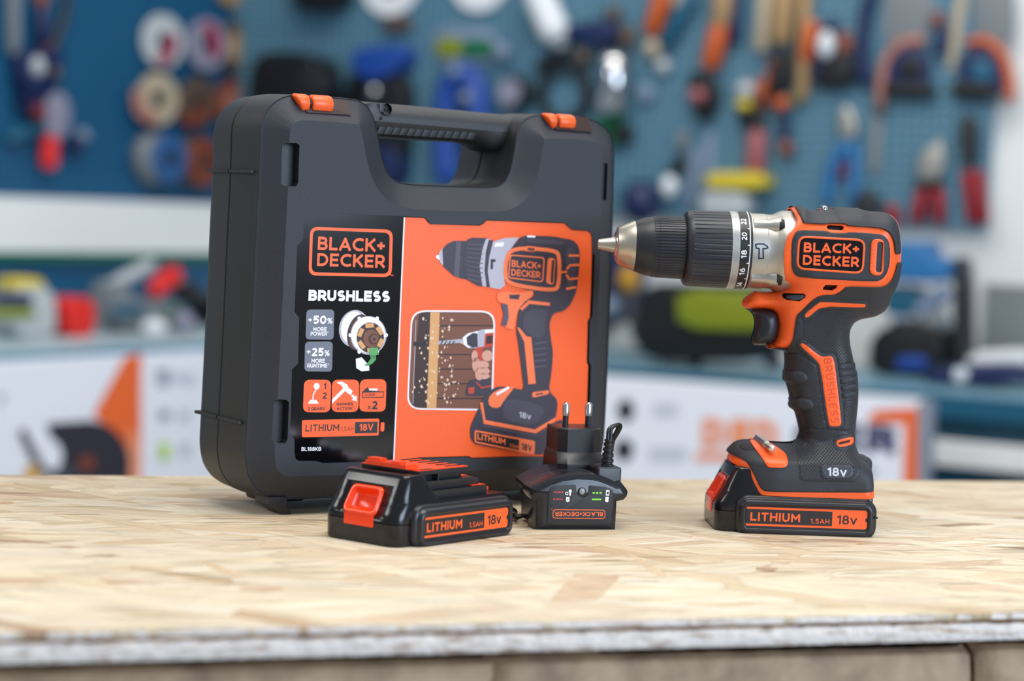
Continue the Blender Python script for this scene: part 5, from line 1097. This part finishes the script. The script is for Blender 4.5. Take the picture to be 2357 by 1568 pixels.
cp(f, o, 'printed_text', [(rrect(362, 850, 390, 888, 2), GY_C), (rrect(398, 858, 420, 880, 2), flatm('pale_grey_card', '#c9ccd6', .6)), (rrect(425, 860, 450, 884, 2), MATS['pale_grey_card']), (rrect(366, 944, 392, 966, 2), GY_C), (rrect(412, 944, 440, 966, 2), MATS['pale_grey_card']), (rrect(366, 1020, 392, 1058, 4), LG_C), (rrect(415, 1020, 440, 1046, 3), MATS['pale_grey_card']), (rrect(0, 905, 10, 925, 2), GY_C)])
f, L_, zt = carton((1352, 866), (2113, 922), .905, '', 260)
o = empty('carton', f); tag(o, 'large white carton with orange and navy lettering behind the drill', 'carton')
mb = MB(); mb.box(0, 0, 0, L_, 50, zt); mb.build('box', WH_C, o, 0)
q0 = f.px(2140, 1000, 60)
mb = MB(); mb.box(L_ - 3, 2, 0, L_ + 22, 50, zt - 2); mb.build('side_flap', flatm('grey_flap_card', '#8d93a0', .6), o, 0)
cp(f, o, 'frame_print', [([(2012, 945), (2112, 938), (2110, 1120), (2078, 1120), (2082, 975), (1995, 972)], OR_C)])
lst = [(MB().flat(f.pl(rrect(1600, 1042, 1745, 1062, 2), -1.5), -1.5), LO_C)]
def carton_text(t, a, b, h, m, wt):
    k = MB(); text_px(k, t, a, b, h, lambda px, py: (lambda q: (q[0], -1.6, q[1]))(f.px(px, py, -1.6)), wt, .14); lst.append((k, m))
carton_text('DED', (1614, 1030), (1790, 1036), 68, LO_C, .34); carton_text('GER', (1826, 1036), (2062, 1046), 66, NV_C, .3)
multi('brand_print', lst, o)
cp(f, o, 'icon_print', [(ell(1440, 945, 20, 26, 24), DK_C), (ell(1436, 1036, 22, 26, 24), DK_C), (rrect(1505, 930, 1560, 955, 2), GY_C if False else MATS['pale_grey_card']), (rrect(1495, 1030, 1580, 1056, 2), MATS['pale_grey_card']), (ell(1985, 1085, 30, 14), GY_C)])

# ---- tools on the walls.  each entry is measured on the wall plane and gets its own real depth
COLS = dict(grey='#8f979b', lgrey='#b9bec0', white='#e3e6e9', black='#121316', char='#2b2d31', navy='#14285e', blue='#1c52b4', dimblue='#3a6fae', sky='#2f86c8', red='#b0202a', dred='#8a1f2a', orange='#e5661f', pink='#c06a70', yellow='#d9c02a', lime='#98a414', green='#0e7a48', beige='#d6c4a6', tan='#c9a271', brown='#6b5546', rust='#9a4c33', teal='#1f6d8e', mag='#c2305e', lav='#a9a6bd', steelb='#8fa3bd', salmon='#cf8a78', brightred='#e0231c', amber='#e0a420')
def C_(n):
    if n == 'chrome': return CHROME
    if n == 'alu': return SATIN
    return mat('paint_' + n, COLS[n], .42)
for _n, _h in COLS.items():      # pigments a little deeper than the swatches they were picked from
    if _n not in ('white', 'brightred', 'yellow', 'lgrey'): COLS[_n] = '#%02x%02x%02x' % tuple(int(int(_h[i:i + 2], 16) * .84) for i in (1, 3, 5))
def hang(fr, name, label, cat, parts, group=None, y0=0., stand=None):
    """parts: (kind, part name, colour, geometry...) in measured pixels; kinds: poly, bar, disc, ball, can"""
    pts = []
    for p in parts: pts += list(p[3]) if p[0] in ('poly', 'bar') else [(p[3], p[4])]
    px, py = sum(a for a, b in pts) / len(pts), sum(b for a, b in pts) / len(pts)
    x, z = fr.px(px, py, y0); f = Fr(fr.at(x, y0, z), fr.yaw)
    k = float(np.dot(f.o - _C, _F)) / F_PX * 1000      # millimetres per pixel here
    obs = []
    for p in parts:
        mb = MB(); kind, pn, c = p[:3]
        if kind == 'poly':
            d = p[4] if len(p) > 4 else 24; s = p[5] if len(p) > 5 else 0
            mb.prism(chaikin(ccw(f.pl(p[3], -s)), 1, .2), -s - d, -s, min(d * .35, 6), 3)
        elif kind == 'bar':
            r = p[4] * k; yy = -r - (p[5] if len(p) > 5 else 0); q = f.pl(p[3], yy); q = [Vector((a, yy, b)) for a, b in q]
            if len(q) > 2: q = [q[0]] + [v for a, b in zip(q, q[1:]) for v in (a * .75 + b * .25, a * .25 + b * .75)] + [q[-1]]
            n = len(q); rr = [r] * n
            e0, e1 = (q[1] - q[0]).normalized() * r * .5, (q[-2] - q[-1]).normalized() * r * .5
            q = [q[0] + e0 * .0, q[0] + e0] + q[1:-1] + [q[-1] + e1, q[-1]]; rr = [r * .7, r] + rr[1:-1] + [r, r * .7]
            mb.tube(q, rr, 16)
        elif kind == 'disc':       # cx, cy, radius, hole radius, thickness, tilt about vertical
            cx, cz = f.px(p[3], p[4], -p[7] / 2); R, h, th = p[5] * k, p[6] * k, p[7]; tilt = p[8] if len(p) > 8 else 0
            ax = Vector((math.sin(tilt), -math.cos(tilt), 0)); s = p[9] if len(p) > 9 else 0
            A = Vector((cx, -s, cz)); b = th * .2
            pr = [(0, h), (0, R - b), (b, R), (th - b, R), (th, R - b), (th, h), (0, h)] if h > 0 else [(0, R - b), (b, R), (th - b, R), (th, R - b)]
            if tilt: A += Vector((0, -abs(math.sin(tilt)) * p[5] * k * .5, 0))
            mb.lathe(A, ax, pr, 40, cap=h <= 0)
        elif kind == 'ball':
            cx, cz = f.px(p[3], p[4], -p[5] * k); mb.ball((cx, -p[5] * k - (p[7] if len(p) > 7 else 0), cz), p[5] * k, p[5] * k, (p[6] if len(p) > 6 else p[5]) * k)
        elif kind == 'can':        # upright turned body: cx, top, bottom, radius
            r = p[6] * k; cx, zt_ = f.px(p[3], p[4], -r); zb_ = f.px(p[3], p[5], -r)[1]; hh = zt_ - zb_
            mb.lathe((cx, -r - (p[7] if len(p) > 7 else 0), zb_), (0, 0, 1), [(0, r * .8), (hh * .06, r), (hh * .8, r), (hh * .93, r * .8), (hh, r * .45)], 32)
        obs.append((pn, mb, C_(c)))
    if stand is not None:
        zl = min(v[2] for _, mb, _ in obs for v in mb.v); dz = stand - f.o[2] * 1000 - zl
        for _, mb, _ in obs: mb.v = [(a, b, c + dz) for a, b, c in mb.v]
    if len(obs) == 1:
        o = obs[0][1].build(name, obs[0][2], None, 45, fr=f)
    else:
        o = empty(name, f)
        for pn, mb, m_ in obs: mb.build(pn, m_, o, 45)
    return tag(o, label, cat, group)

# left wall
G = 'tools on the left pegboard'
hang(PL, 'bar_clamp', 'grey steel bar clamp with a blue jaw at the far left of the pegboard', 'clamp', [('poly', 'steel_bar', 'grey', [(14, -60), (42, -60), (42, 125), (14, 125)], 10, 12), ('poly', 'jaw', 'navy', [(18, 120), (112, 110), (118, 150), (100, 215), (40, 225), (18, 180)], 40), ('ball', 'screw_knob', 'lgrey', 63, 153, 17, 24, 30), ('ball', 'end_pad', 'brown', 105, 168, 12, 18, 30)], G)
hang(PL, 'quick_clamp', 'navy blue clamp handle with red ends beside the grey bar clamp', 'clamp', [('bar', 'grip', 'navy', [(97, 12), (97, 105)], 21), ('ball', 'red_cap', 'rust', 96, 0, 20), ('ball', 'red_cap', 'rust', 105, 110, 18)], G)
hang(PL, 'pry_bar', 'dark brown iron bar hanging at a slant right of the clamps', 'bar', [('bar', 'iron', 'char', [(158, -40), (150, 40), (128, 90), (120, 130)], 10)], G)
hang(PL, 'ratchet_clamp', 'small blue clamp with a red pad hanging low at the far left', 'clamp', [('poly', 'blue_body', 'navy', [(20, 225), (90, 215), (110, 250), (60, 262), (30, 250)], 30), ('ball', 'red_pad', 'dred', 70, 257, 20, 20, 25), ('bar', 'blue_lever', 'teal', [(20, 322), (60, 300), (95, 300)], 15)], G)
hang(PL, 'paint_scraper', 'scraper with an oval grey blade and an orange red handle', 'scraper', [('poly', 'blade', 'lav', [(100, 225), (120, 208), (145, 220), (156, 260), (150, 305), (128, 325), (102, 310), (93, 265)], 14, 20), ('bar', 'handle', 'brightred', [(117, 315), (113, 345), (113, 388)], 21, 8)], G)
hang(PL, 'valve_fitting', 'dark blue fitting with a pale round knob right of the scraper', 'fitting', [('poly', 'fitting_body', 'navy', [(140, 325), (185, 300), (190, 330), (150, 365)], 26), ('ball', 'pale_knob', 'steelb', 190, 312, 18)], G)
GD = 'grinding discs in rows on the left pegboard'
for nm, (x, y), R, c1, c2, h, lb in (('a', (360, 95), 61, 'lgrey', 'mag', 14, 'white grinding disc with a pink lower edge, first of the upper row'), ('b', (462, 103), 59, 'lav', 'mag', 13, 'lavender and pink grinding disc in the middle of the upper row'), ('c', (532, 108), 57, 'brown', 'tan', 0, 'brown grey flap disc at the right end of the upper row'),
        ('d', (349, 228), 60, 'beige', 'salmon', 15, 'cream white grinding disc with a dark centre hole at the start of the lower row'), ('e', (440, 236), 57, 'brown', 'rust', 12, 'dark grey brown disc in the middle of the lower row'), ('f', (522, 238), 54, 'rust', 'salmon', 0, 'rust red flap disc partly hidden behind the case corner')):
    f0_ = [('disc', 'abrasive_rim', c1, x, y, R, R * .55 if c2 else h, 8, -.18, 14)]
    f0_ += [('disc', 'printed_centre', c2 if nm in 'cf' else c1, x, y, R * .56, max(h, 3), 9, -.18, 14)]
    if h: f0_ += [('disc', 'arbor_hole', 'char', x, y, h + 6, 0, 8, -.18, 17)]
    if nm in 'abde':
        a0, a1 = {'a': (-80, 20), 'b': (-40, 75), 'd': (150, 285), 'e': (-130, -10)}[nm]
        f0_ += [('poly', 'coloured_sector', c2, [(x + .78 * (R - 2) * math.cos(math.radians(t)), y - (R - 2) * math.sin(math.radians(t))) for t in np.linspace(a0, a1, 10)] + [(x + .4 * R * math.cos(math.radians(t)), y - .5 * R * math.sin(math.radians(t))) for t in np.linspace(a1, a0, 10)], 3, 33)]
    hang(PL, 'grinding_disc', lb, 'disc', f0_, GD)
hang(PL, 'grinding_disc', 'yellow disc cut off by the top edge above the row of discs', 'disc', [('disc', 'abrasive_rim', 'tan', 530, -45, 60, 14, 20), ('disc', 'arbor_hole', 'char', 530, -45, 14, 0, 8)], GD)
hang(PL, 'grinding_cup', 'blue cup wheel with a dark hole and a grey flank', 'disc', [('disc', 'flank', 'grey', 352, 364, 58, 0, 45), ('disc', 'blue_face', 'dimblue', 356, 364, 58, 20, 10, 0, 45), ('disc', 'arbor_hole', 'char', 356, 364, 21, 0, 11, 0, 46)], 'cup wheels under the discs')
hang(PL, 'grinding_cup', 'rust orange cup wheel beside the blue one, half behind the case', 'disc', [('disc', 'flank', 'brown', 440, 372, 56, 0, 40), ('disc', 'orange_face', 'rust', 440, 372, 56, 18, 10, 0, 40), ('disc', 'arbor_hole', 'char', 440, 372, 20, 0, 11, 0, 41)], 'cup wheels under the discs')
# right wall, from the corner outwards
G = 'power tool accessories on the right pegboard'
hang(PR, 'hanging_mask', 'black object cut off by the top edge near the wall corner', 'mask', [('poly', 'shell', 'black', [(690, -40), (825, -40), (815, 15), (770, 32), (705, 22)], 60)], G)
hang(PR, 'saw_blade', 'pale round saw blade cut off by the top edge, left of two', 'saw blade', [('disc', 'blade', 'white', 900, -42, 80, 34, 12), ('disc', 'hub', 'grey', 900, -42, 34, 8, 9)], 'round saw blades at the top edge')
hang(PR, 'saw_blade', 'pale round saw blade cut off by the top edge, right of two', 'saw blade', [('disc', 'blade', 'white', 1105, -52, 80, 30, 12), ('disc', 'hub', 'grey', 1105, -52, 30, 8, 9)], 'round saw blades at the top edge')
hang(PR, 'wire_brush', 'small brown grey brush below the left saw blade', 'brush', [('poly', 'bristles', 'brown', [(885, 45), (950, 38), (955, 68), (895, 75)], 24)], G)
hang(PR, 'welding_mask', 'black domed welding mask above the left shoulder of the case', 'mask', [('poly', 'shell', 'black', [(640, 150), (670, 128), (745, 126), (785, 148), (795, 240), (770, 300), (650, 300), (628, 240)], 110), ('poly', 'lens_frame', 'char', [(690, 165), (760, 165), (765, 215), (690, 215)], 8, 110)], G)
hang(PR, 'angle_drill', 'blue and black power tool hanging above the left end of the handle', 'power tool', [('poly', 'blue_housing', 'blue', [(838, 120), (900, 112), (960, 108), (965, 140), (930, 178), (870, 190), (840, 165)], 60), ('poly', 'black_body', 'black', [(830, 165), (930, 170), (960, 200), (960, 300), (940, 420), (880, 460), (830, 420), (800, 300), (820, 215)], 50), ('ball', 'added_glint', 'chrome', 888, 213, 14, 14, 50), ('poly', 'blue_base', 'navy', [(880, 330), (950, 350), (945, 430), (890, 420)], 70)], G)  # chrome ball added for a glint on the black body
hang(PR, 'blister_pack', 'clear card pack with a lime green header above the blue hose', 'pack', [('poly', 'card', 'steelb', [(1000, 60), (1145, 62), (1150, 150), (1000, 150)], 8), ('poly', 'lime_header', 'lime', [(1004, 88), (1065, 88), (1065, 132), (1004, 130)], 6, 8), ('poly', 'green_header', 'green', [(1064, 92), (1138, 92), (1136, 132), (1064, 132)], 6, 8), ('ball', 'pale_bulb', 'steelb', 1155, 120, 22)], G)
hang(PR, 'air_hose', 'thick glossy blue hose looped over a hook behind the carrying handle', 'hose', [('bar', 'hose_loop', 'blue', [(1028, 420), (1024, 300), (1030, 200), (1062, 165), (1100, 195), (1102, 290), (1080, 330)], 30), ('ball', 'painted_highlight', 'steelb', 1067, 168, 16, 16, 40), ('ball', 'painted_highlight', 'steelb', 1094, 228, 17, 17, 40)], G)  # the two pale balls paint highlights on the glossy hose
hang(PR, 'paint_cup', 'pale conical paint cup at a slant near the top edge', 'cup', [('bar', 'cup', 'white', [(1232, -30), (1262, 40), (1285, 92)], 36), ('bar', 'spout', 'lgrey', [(1275, 70), (1297, 112)], 17)], G)
hang(PR, 'spray_gun', 'navy spray gun with brown grips right of the pale cup', 'spray gun', [('poly', 'gun_body', 'navy', [(1305, 62), (1360, 55), (1425, 45), (1440, 75), (1425, 100), (1380, 110), (1310, 85)], 40), ('ball', 'adjust_knob', 'brown', 1412, 32, 20), ('poly', 'grip', 'brown', [(1435, 60), (1462, 62), (1470, 105), (1440, 110)], 30), ('bar', 'trigger_guard', 'black', [(1235, 160), (1265, 135), (1310, 120)], 13), ('ball', 'brass_tip', 'brown', 1340, 130, 20)], G)
hang(PR, 'pressure_gauge', 'round gauge with a pale pink face and black rim', 'gauge', [('disc', 'rim', 'black', 1188, 215, 42, 0, 34), ('disc', 'dial', 'lav', 1188, 215, 30, 0, 6, 0, 34)], G)
hang(PR, 'hose_ring', 'black ring of thin hose round a blue patch of pegboard', 'hose', [('disc', 'coil', 'char', 1300, 215, 70, 50, 22)], G)
hang(PR, 'chrome_canister', 'bright chrome cylinder hanging in the middle of the right pegboard', 'canister', [('can', 'cylinder', 'chrome', 1415, 118, 262, 38), ('bar', 'black_neck', 'black', [(1400, 105), (1415, 125)], 14)], G)
hang(PR, 'sanding_block', 'small pale blue block right of the chrome cylinder', 'block', [('poly', 'block', 'steelb', [(1475, 195), (1510, 198), (1508, 235), (1478, 235)], 22)], G)
hang(PR, 'green_spool', 'green and black spool peeking past the right shoulder of the case', 'spool', [('disc', 'green_flange', 'green', 1405, 300, 40, 10, 24), ('poly', 'black_tail', 'black', [(1420, 288), (1462, 290), (1462, 330), (1425, 335)], 30)], G)
G = 'hand tools on the right pegboard'
hang(PR, 'claw_hammer', 'hammer handle in orange at a slant near the top edge', 'hammer', [('bar', 'handle', 'orange', [(1535, -40), (1500, 80)], 23), ('ball', 'grip_end', 'beige', 1502, 112, 22)], G)
hang(PR, 'mallet', 'blue handled mallet slanting right behind the orange hammer handle', 'mallet', [('bar', 'handle', 'teal', [(1595, -20), (1528, 105)], 20), ('bar', 'shaft', 'beige', [(1585, -60), (1560, 20)], 20), ('ball', 'grip_end', 'lgrey', 1526, 152, 18)], G)
hang(PR, 'chisel', 'orange handled chisel with a beige upper half', 'chisel', [('bar', 'wooden_half', 'tan', [(1672, -60), (1660, 60)], 25), ('bar', 'orange_half', 'orange', [(1659, 55), (1634, 158)], 24)], G)
hang(PR, 'navy_handle', 'dark navy handle hanging right of the orange chisel', 'file', [('bar', 'grip', 'navy', [(1695, -40), (1690, 100)], 15)], G)
for x0, x1, ye, r, c, lb in ((1768, 1752, 118, 19, 'beige', 'pale beige wooden handle, left of the wooden handles'), (1812, 1797, 100, 25, 'tan', 'wide tan wooden handle between two narrower ones'), (1856, 1846, 230, 16, 'tan', 'long thin tan wooden handle left of the hand saw')):
    hang(PR, 'wooden_handle', lb, 'tool handle', [('bar', 'handle', c, [(x0, -60), (x1, ye)], r)], 'wooden handles at the top edge')
hang(PR, 'wire_stripper', 'black pliers with a pink white mark left of the screwdriver cluster', 'pliers', [('poly', 'head', 'black', [(1595, 170), (1640, 165), (1665, 215), (1650, 270), (1620, 285), (1600, 240)], 30), ('ball', 'pale_mark', 'pink', 1615, 222, 22, 18, 22)], G)
hang(PR, 'combination_pliers', 'orange handled pliers with yellow marks in the tool cluster', 'pliers', [('bar', 'handle', 'orange', [(1790, 130), (1776, 175), (1752, 225)], 13), ('bar', 'handle', 'rust', [(1735, 185), (1760, 250)], 13), ('poly', 'black_jaw', 'black', [(1700, 250), (1760, 250), (1770, 300), (1715, 300)], 20), ('ball', 'pale_joint', 'lgrey', 1725, 208, 22, 20, 20), ('ball', 'yellow_mark', 'yellow', 1722, 242, 20, 14, 20)], G)
hang(PR, 'side_cutter', 'black cutter with an orange tip right of the pliers cluster', 'pliers', [('poly', 'black_handle', 'black', [(1795, 110), (1835, 120), (1825, 200), (1780, 240), (1770, 200)], 26), ('ball', 'orange_tip', 'orange', 1808, 240, 20, 18, 22), ('bar', 'yellow_band', 'lime', [(1835, 205), (1830, 240)], 9)], G)
hang(PR, 'screwdriver', 'screwdriver with a dull pink handle under the pliers cluster', 'screwdriver', [('bar', 'handle', 'pink', [(1745, 300), (1738, 398)], 22), ('bar', 'shaft', 'char', [(1740, 255), (1744, 310)], 12)], G)
hang(PR, 'screwdriver', 'screwdriver with a red end hanging right of the pink handled one', 'screwdriver', [('bar', 'handle', 'navy', [(1800, 250), (1808, 320)], 12), ('ball', 'red_end', 'rust', 1810, 342, 19)], G)
hang(PR, 'steel_rule', 'long pale steel rule hanging left of the pink screwdriver', 'rule', [('poly', 'rule', 'steelb', [(1622, 300), (1648, 300), (1642, 470), (1615, 470)], 5)], G)
hang(PR, 'steel_rule', 'wide pale blue rule hanging left of the narrower one', 'rule', [('poly', 'rule', 'steelb', [(1590, 335), (1612, 335), (1606, 480), (1580, 480)], 8)], G)
hang(PR, 'level_case', 'yellow topped box hanging above the torque collar of the drill', 'box', [('poly', 'yellow_lid', 'yellow', [(1652, 400), (1786, 400), (1786, 438), (1652, 436)], 70), ('poly', 'pale_box', 'lgrey', [(1640, 440), (1740, 440), (1745, 500), (1635, 500)], 60)], G)
hang(PR, 'air_regulator', 'navy round regulator with an added white highlight behind the chuck', 'regulator', [('ball', 'navy_body', 'navy', 1475, 465, 46, 52), ('ball', 'added_highlight', 'white', 1545, 430, 20, 26, 10), ('bar', 'black_arm', 'black', [(1545, 400), (1575, 365)], 14), ('bar', 'grey_arm', 'grey', [(1565, 345), (1575, 300)], 13)], G)  # white ball added as the silvery highlight beside the navy body
def saw(label, h, orange):
    return hang(PR, 'hand_saw', label, 'saw', h, 'hand saws on the right pegboard')
saw('hacksaw with a navy frame and a short orange handle', [('bar', 'orange_handle', 'orange', [(1872, 50), (1855, 140)], 20), ('bar', 'navy_frame', 'navy', [(2010, -30), (1985, 60), (1990, 200)], 16), ('bar', 'navy_frame', 'navy', [(1925, 50), (1890, 80), (1880, 190)], 15), ('ball', 'pale_mark', 'white', 1908, 105, 20, 32, 16), ('poly', 'red_label', 'rust', [(1930, 75), (1960, 72), (1965, 120), (1930, 125)], 10, 20), ('poly', 'black_grip', 'black', [(1885, 125), (1960, 125), (1975, 165), (1960, 205), (1885, 205)], 26)], 1)
def saw_handle(cx, c):
    return [('bar', 'coloured_edge', c, [(cx - 62, 240), (cx - 55, 150), (cx - 20, 100), (cx + 40, 92)], 13), ('poly', 'navy_grip', 'navy', [(cx - 45, 150), (cx - 10, 112), (cx + 40, 110), (cx + 60, 150), (cx + 50, 225), (cx - 35, 225)], 20), ('poly', 'finger_hole', 'black', [(cx - 18, 138), (cx + 30, 132), (cx + 36, 178), (cx - 15, 182)], 6, 20), ('poly', 'lower_bar', 'black', [(cx - 50, 190), (cx + 70, 195), (cx + 70, 228), (cx - 50, 225)], 26)]
saw('hand saw with a wide grey blade and a pink red handle edge', [('poly', 'blade', 'grey', [(2040, -50), (2160, -50), (2140, 90), (2030, 110)], 4)] + saw_handle(2088, 'salmon'), 1)
saw('hand saw with a grey blade and an orange handle edge beside the wall', [('poly', 'blade', 'grey', [(2235, -50), (2335, -50), (2335, 110), (2245, 90)], 4), ('bar', 'coloured_edge', 'orange', [(2225, 98), (2275, 92), (2318, 140), (2328, 235)], 12), ('poly', 'navy_grip', 'navy', [(2215, 120), (2280, 108), (2312, 150), (2312, 225), (2210, 225)], 18), ('poly', 'finger_hole', 'teal', [(2235, 140), (2280, 140), (2290, 185), (2240, 190)], 6, 18), ('poly', 'lower_bar', 'black', [(2195, 185), (2305, 200), (2305, 230), (2195, 228)], 26)], 1)
hang(PR, 'flush_saw', 'narrow beige saw blade slanting between the two hand saws', 'saw', [('poly', 'blade', 'beige', [(2205, -40), (2232, -40), (2200, 160), (2178, 165)], 4), ('bar', 'red_grip', 'rust', [(2155, 30), (2165, 60)], 15), ('bar', 'navy_grip', 'navy', [(2170, 65), (2160, 130)], 14)], G)
hang(PR, 'slip_joint_pliers', 'silver headed pliers with blue handles above the drill housing', 'pliers', [('poly', 'head', 'alu', [(1940, 250), (1965, 245), (1980, 280), (1978, 315), (1955, 330), (1938, 300)], 26), ('bar', 'handle', 'sky', [(1948, 325), (1912, 390), (1902, 470)], 14), ('bar', 'handle', 'sky', [(1960, 325), (1968, 390), (1962, 470)], 13), ('poly', 'red_inset', 'dred', [(1930, 370), (1955, 365), (1955, 410), (1930, 412)], 8)], G)
hang(PR, 'steel_rasp', 'grey steel rasp hanging right of the blue handled pliers', 'rasp', [('poly', 'blade', 'grey', [(2010, 250), (2036, 250), (2030, 400), (2000, 400)], 8), ('bar', 'char_handle', 'brown', [(2020, 235), (2030, 260)], 14)], G)
GP = 'red handled cutters by the end of the pegboard'
hang(PR, 'bolt_cutter', 'pliers with a broad grey head and two red handles', 'pliers', [('poly', 'head', 'alu', [(2130, 350), (2160, 330), (2178, 320), (2182, 380), (2170, 415), (2130, 420), (2118, 390)], 30), ('bar', 'handle', 'red', [(2125, 432), (2108, 515)], 16), ('bar', 'handle', 'red', [(2160, 432), (2162, 515)], 16), ('poly', 'black_joint', 'black', [(2118, 415), (2172, 415), (2172, 435), (2118, 435)], 32)], GP)
hang(PR, 'bolt_cutter', 'slim black headed pliers with red handles at the pegboard edge', 'pliers', [('poly', 'head', 'char', [(2220, 270), (2245, 265), (2258, 300), (2250, 385), (2225, 385), (2212, 320)], 28), ('bar', 'handle', 'red', [(2225, 392), (2238, 515)], 13), ('bar', 'handle', 'red', [(2252, 392), (2268, 515)], 13)], GP)
hang(PR, 'spanner_pouch', 'dark pouch with red tabs showing over the top of the drill', 'pouch', [('poly', 'pouch', 'char', [(1975, 440), (2030, 440), (2030, 520), (1975, 520)], 30), ('bar', 'red_tab', 'red', [(2052, 470), (2060, 520)], 15), ('bar', 'red_tab', 'dred', [(1900, 490), (1905, 515)], 15)], G)
# things standing on the left bench
hl = (TABLE_Z * 1000 + BZ)
def bh(*a, **k): return hang(*a, stand=TABLE_Z * 1000 + BZ, **k)
bh(PL, 'paint_tin', 'stack of yellow and blue tins at the far left of the bench', 'tin', [('poly', 'pale_tin', 'lgrey', [(-25, 655), (70, 655), (76, 770), (-25, 770)], 70), ('poly', 'blue_band', 'navy', [(-25, 672), (72, 672), (74, 702), (-25, 702)], 6, 70), ('poly', 'yellow_lid', 'yellow', [(-15, 634), (50, 634), (58, 664), (-15, 664)], 60), ('poly', 'olive_band', 'lime', [(-25, 706), (78, 706), (78, 730), (-25, 732)], 7, 70)], y0=-240.)
bh(PL, 'red_box', 'bright red plastic box between the tins and the clamp', 'box', [('poly', 'box', 'brightred', [(106, 682), (172, 682), (172, 770), (108, 772)], 60)], y0=-260.)
bh(PL, 'tile_cutter', 'silver bench cutter with a raised lever and red grip', 'cutter', [('poly', 'frame', 'grey', [(205, 650), (240, 640), (250, 680), (370, 690), (375, 755), (210, 755)], 70), ('bar', 'lever', 'lgrey', [(250, 660), (300, 632), (352, 605)], 15, 20), ('bar', 'red_grip', 'brightred', [(350, 675), (378, 645), (408, 628)], 24, 20), ('poly', 'dark_gap', 'teal', [(255, 705), (330, 700), (330, 722), (255, 728)], 6, 70), ('poly', 'black_hinge', 'black', [(390, 660), (430, 640), (440, 690), (400, 700)], 40)], y0=-200.)
bh(PL, 'cleaning_cloth', 'crumpled white cloths with a green tag right of the cutter', 'cloth', [('ball', 'white_cloth', 'white', 355, 740, 30, 20), ('ball', 'pink_cloth', 'lav', 425, 730, 24, 26), ('ball', 'green_tag', 'green', 395, 700, 14, 10)], y0=-330.)
bh(PL, 'black_crate', 'black crate at the right end of the left bench behind the case', 'crate', [('poly', 'crate', 'black', [(430, 690), (520, 690), (520, 760), (430, 760)], 120)], y0=-120.)
# things standing on the right bench
bh(PR, 'air_compressor', 'black compressor with a wide lime yellow band behind the drill handle', 'compressor', [('disc', 'end_cap', 'black', 1545, 745, 88, 0, 120), ('poly', 'tank', 'black', [(1540, 655), (1830, 660), (1830, 830), (1540, 830)], 150), ('poly', 'lime_band', 'lime', [(1562, 668), (1800, 680), (1800, 768), (1565, 762)], 14, 150), ('bar', 'foot', 'char', [(1600, 820), (1600, 845)], 20, 30), ('bar', 'foot', 'char', [(1780, 820), (1780, 850)], 20, 30)], y0=-290.)
bh(PR, 'blue_machine', 'deep blue machine body between the case and the compressor', 'machine', [('poly', 'housing', 'navy', [(1400, 600), (1470, 570), (1500, 640), (1480, 720), (1440, 800), (1395, 800)], 120), ('poly', 'pale_base', 'lgrey', [(1400, 790), (1520, 760), (1560, 835), (1400, 835)], 100), ('ball', 'amber_knob', 'amber', 1488, 672, 26, 32, 90), ('ball', 'grey_knob', 'steelb', 1450, 735, 24, 28, 100)], y0=-60.)
bh(PR, 'hydraulic_jack', 'bright blue jack with black and grey levers right of the drill', 'jack', [('poly', 'upper_block', 'sky', [(2090, 528), (2170, 528), (2170, 562), (2215, 570), (2215, 622), (2075, 618), (2075, 565), (2090, 560)], 100), ('poly', 'blue_frame', 'teal', [(2070, 625), (2140, 632), (2160, 680), (2110, 700), (2060, 690)], 80), ('poly', 'black_body', 'black', [(2045, 740), (2120, 700), (2205, 720), (2205, 830), (2040, 830)], 110), ('bar', 'pale_lever', 'steelb', [(2115, 700), (2150, 660), (2185, 640)], 22, 60), ('bar', 'grey_lever', 'grey', [(2110, 745), (2150, 715), (2180, 705)], 26, 60), ('poly', 'blue_label', 'blue', [(2068, 790), (2135, 790), (2140, 820), (2065, 822)], 8, 110), ('bar', 'pale_lever', 'steelb', [(2070, 700), (2085, 760)], 22, 60), ('poly', 'grey_stand', 'char', [(2215, 560), (2248, 570), (2248, 830), (2212, 830)], 60)], y0=-100.)
bh(PR, 'toolbox', 'low navy toolbox with a white latch at the right end of the bench', 'toolbox', [('poly', 'box', 'navy', [(2175, 820), (2380, 812), (2400, 860), (2170, 862)], 120), ('poly', 'white_latch', 'white', [(2198, 828), (2230, 828), (2230, 858), (2198, 858)], 8, 120)], y0=-230.)
bh(PR, 'paper_pack', 'pale pink paper pack lying at the right edge of the picture', 'pack', [('poly', 'pack', 'white', [(2262, 765), (2400, 760), (2400, 830), (2262, 830)], 100)], y0=-60.)
zs0 = PR.px(2300, 655, 0)[1]; zs1 = PR.px(2300, 735, 0)[1]
mb = MB(); mb.box(xe + 6, 12, -95, 3000, 30, zs0); struct(mb, 'trim_4', flatm('grey_dado', '#7d8485', .6), PR)
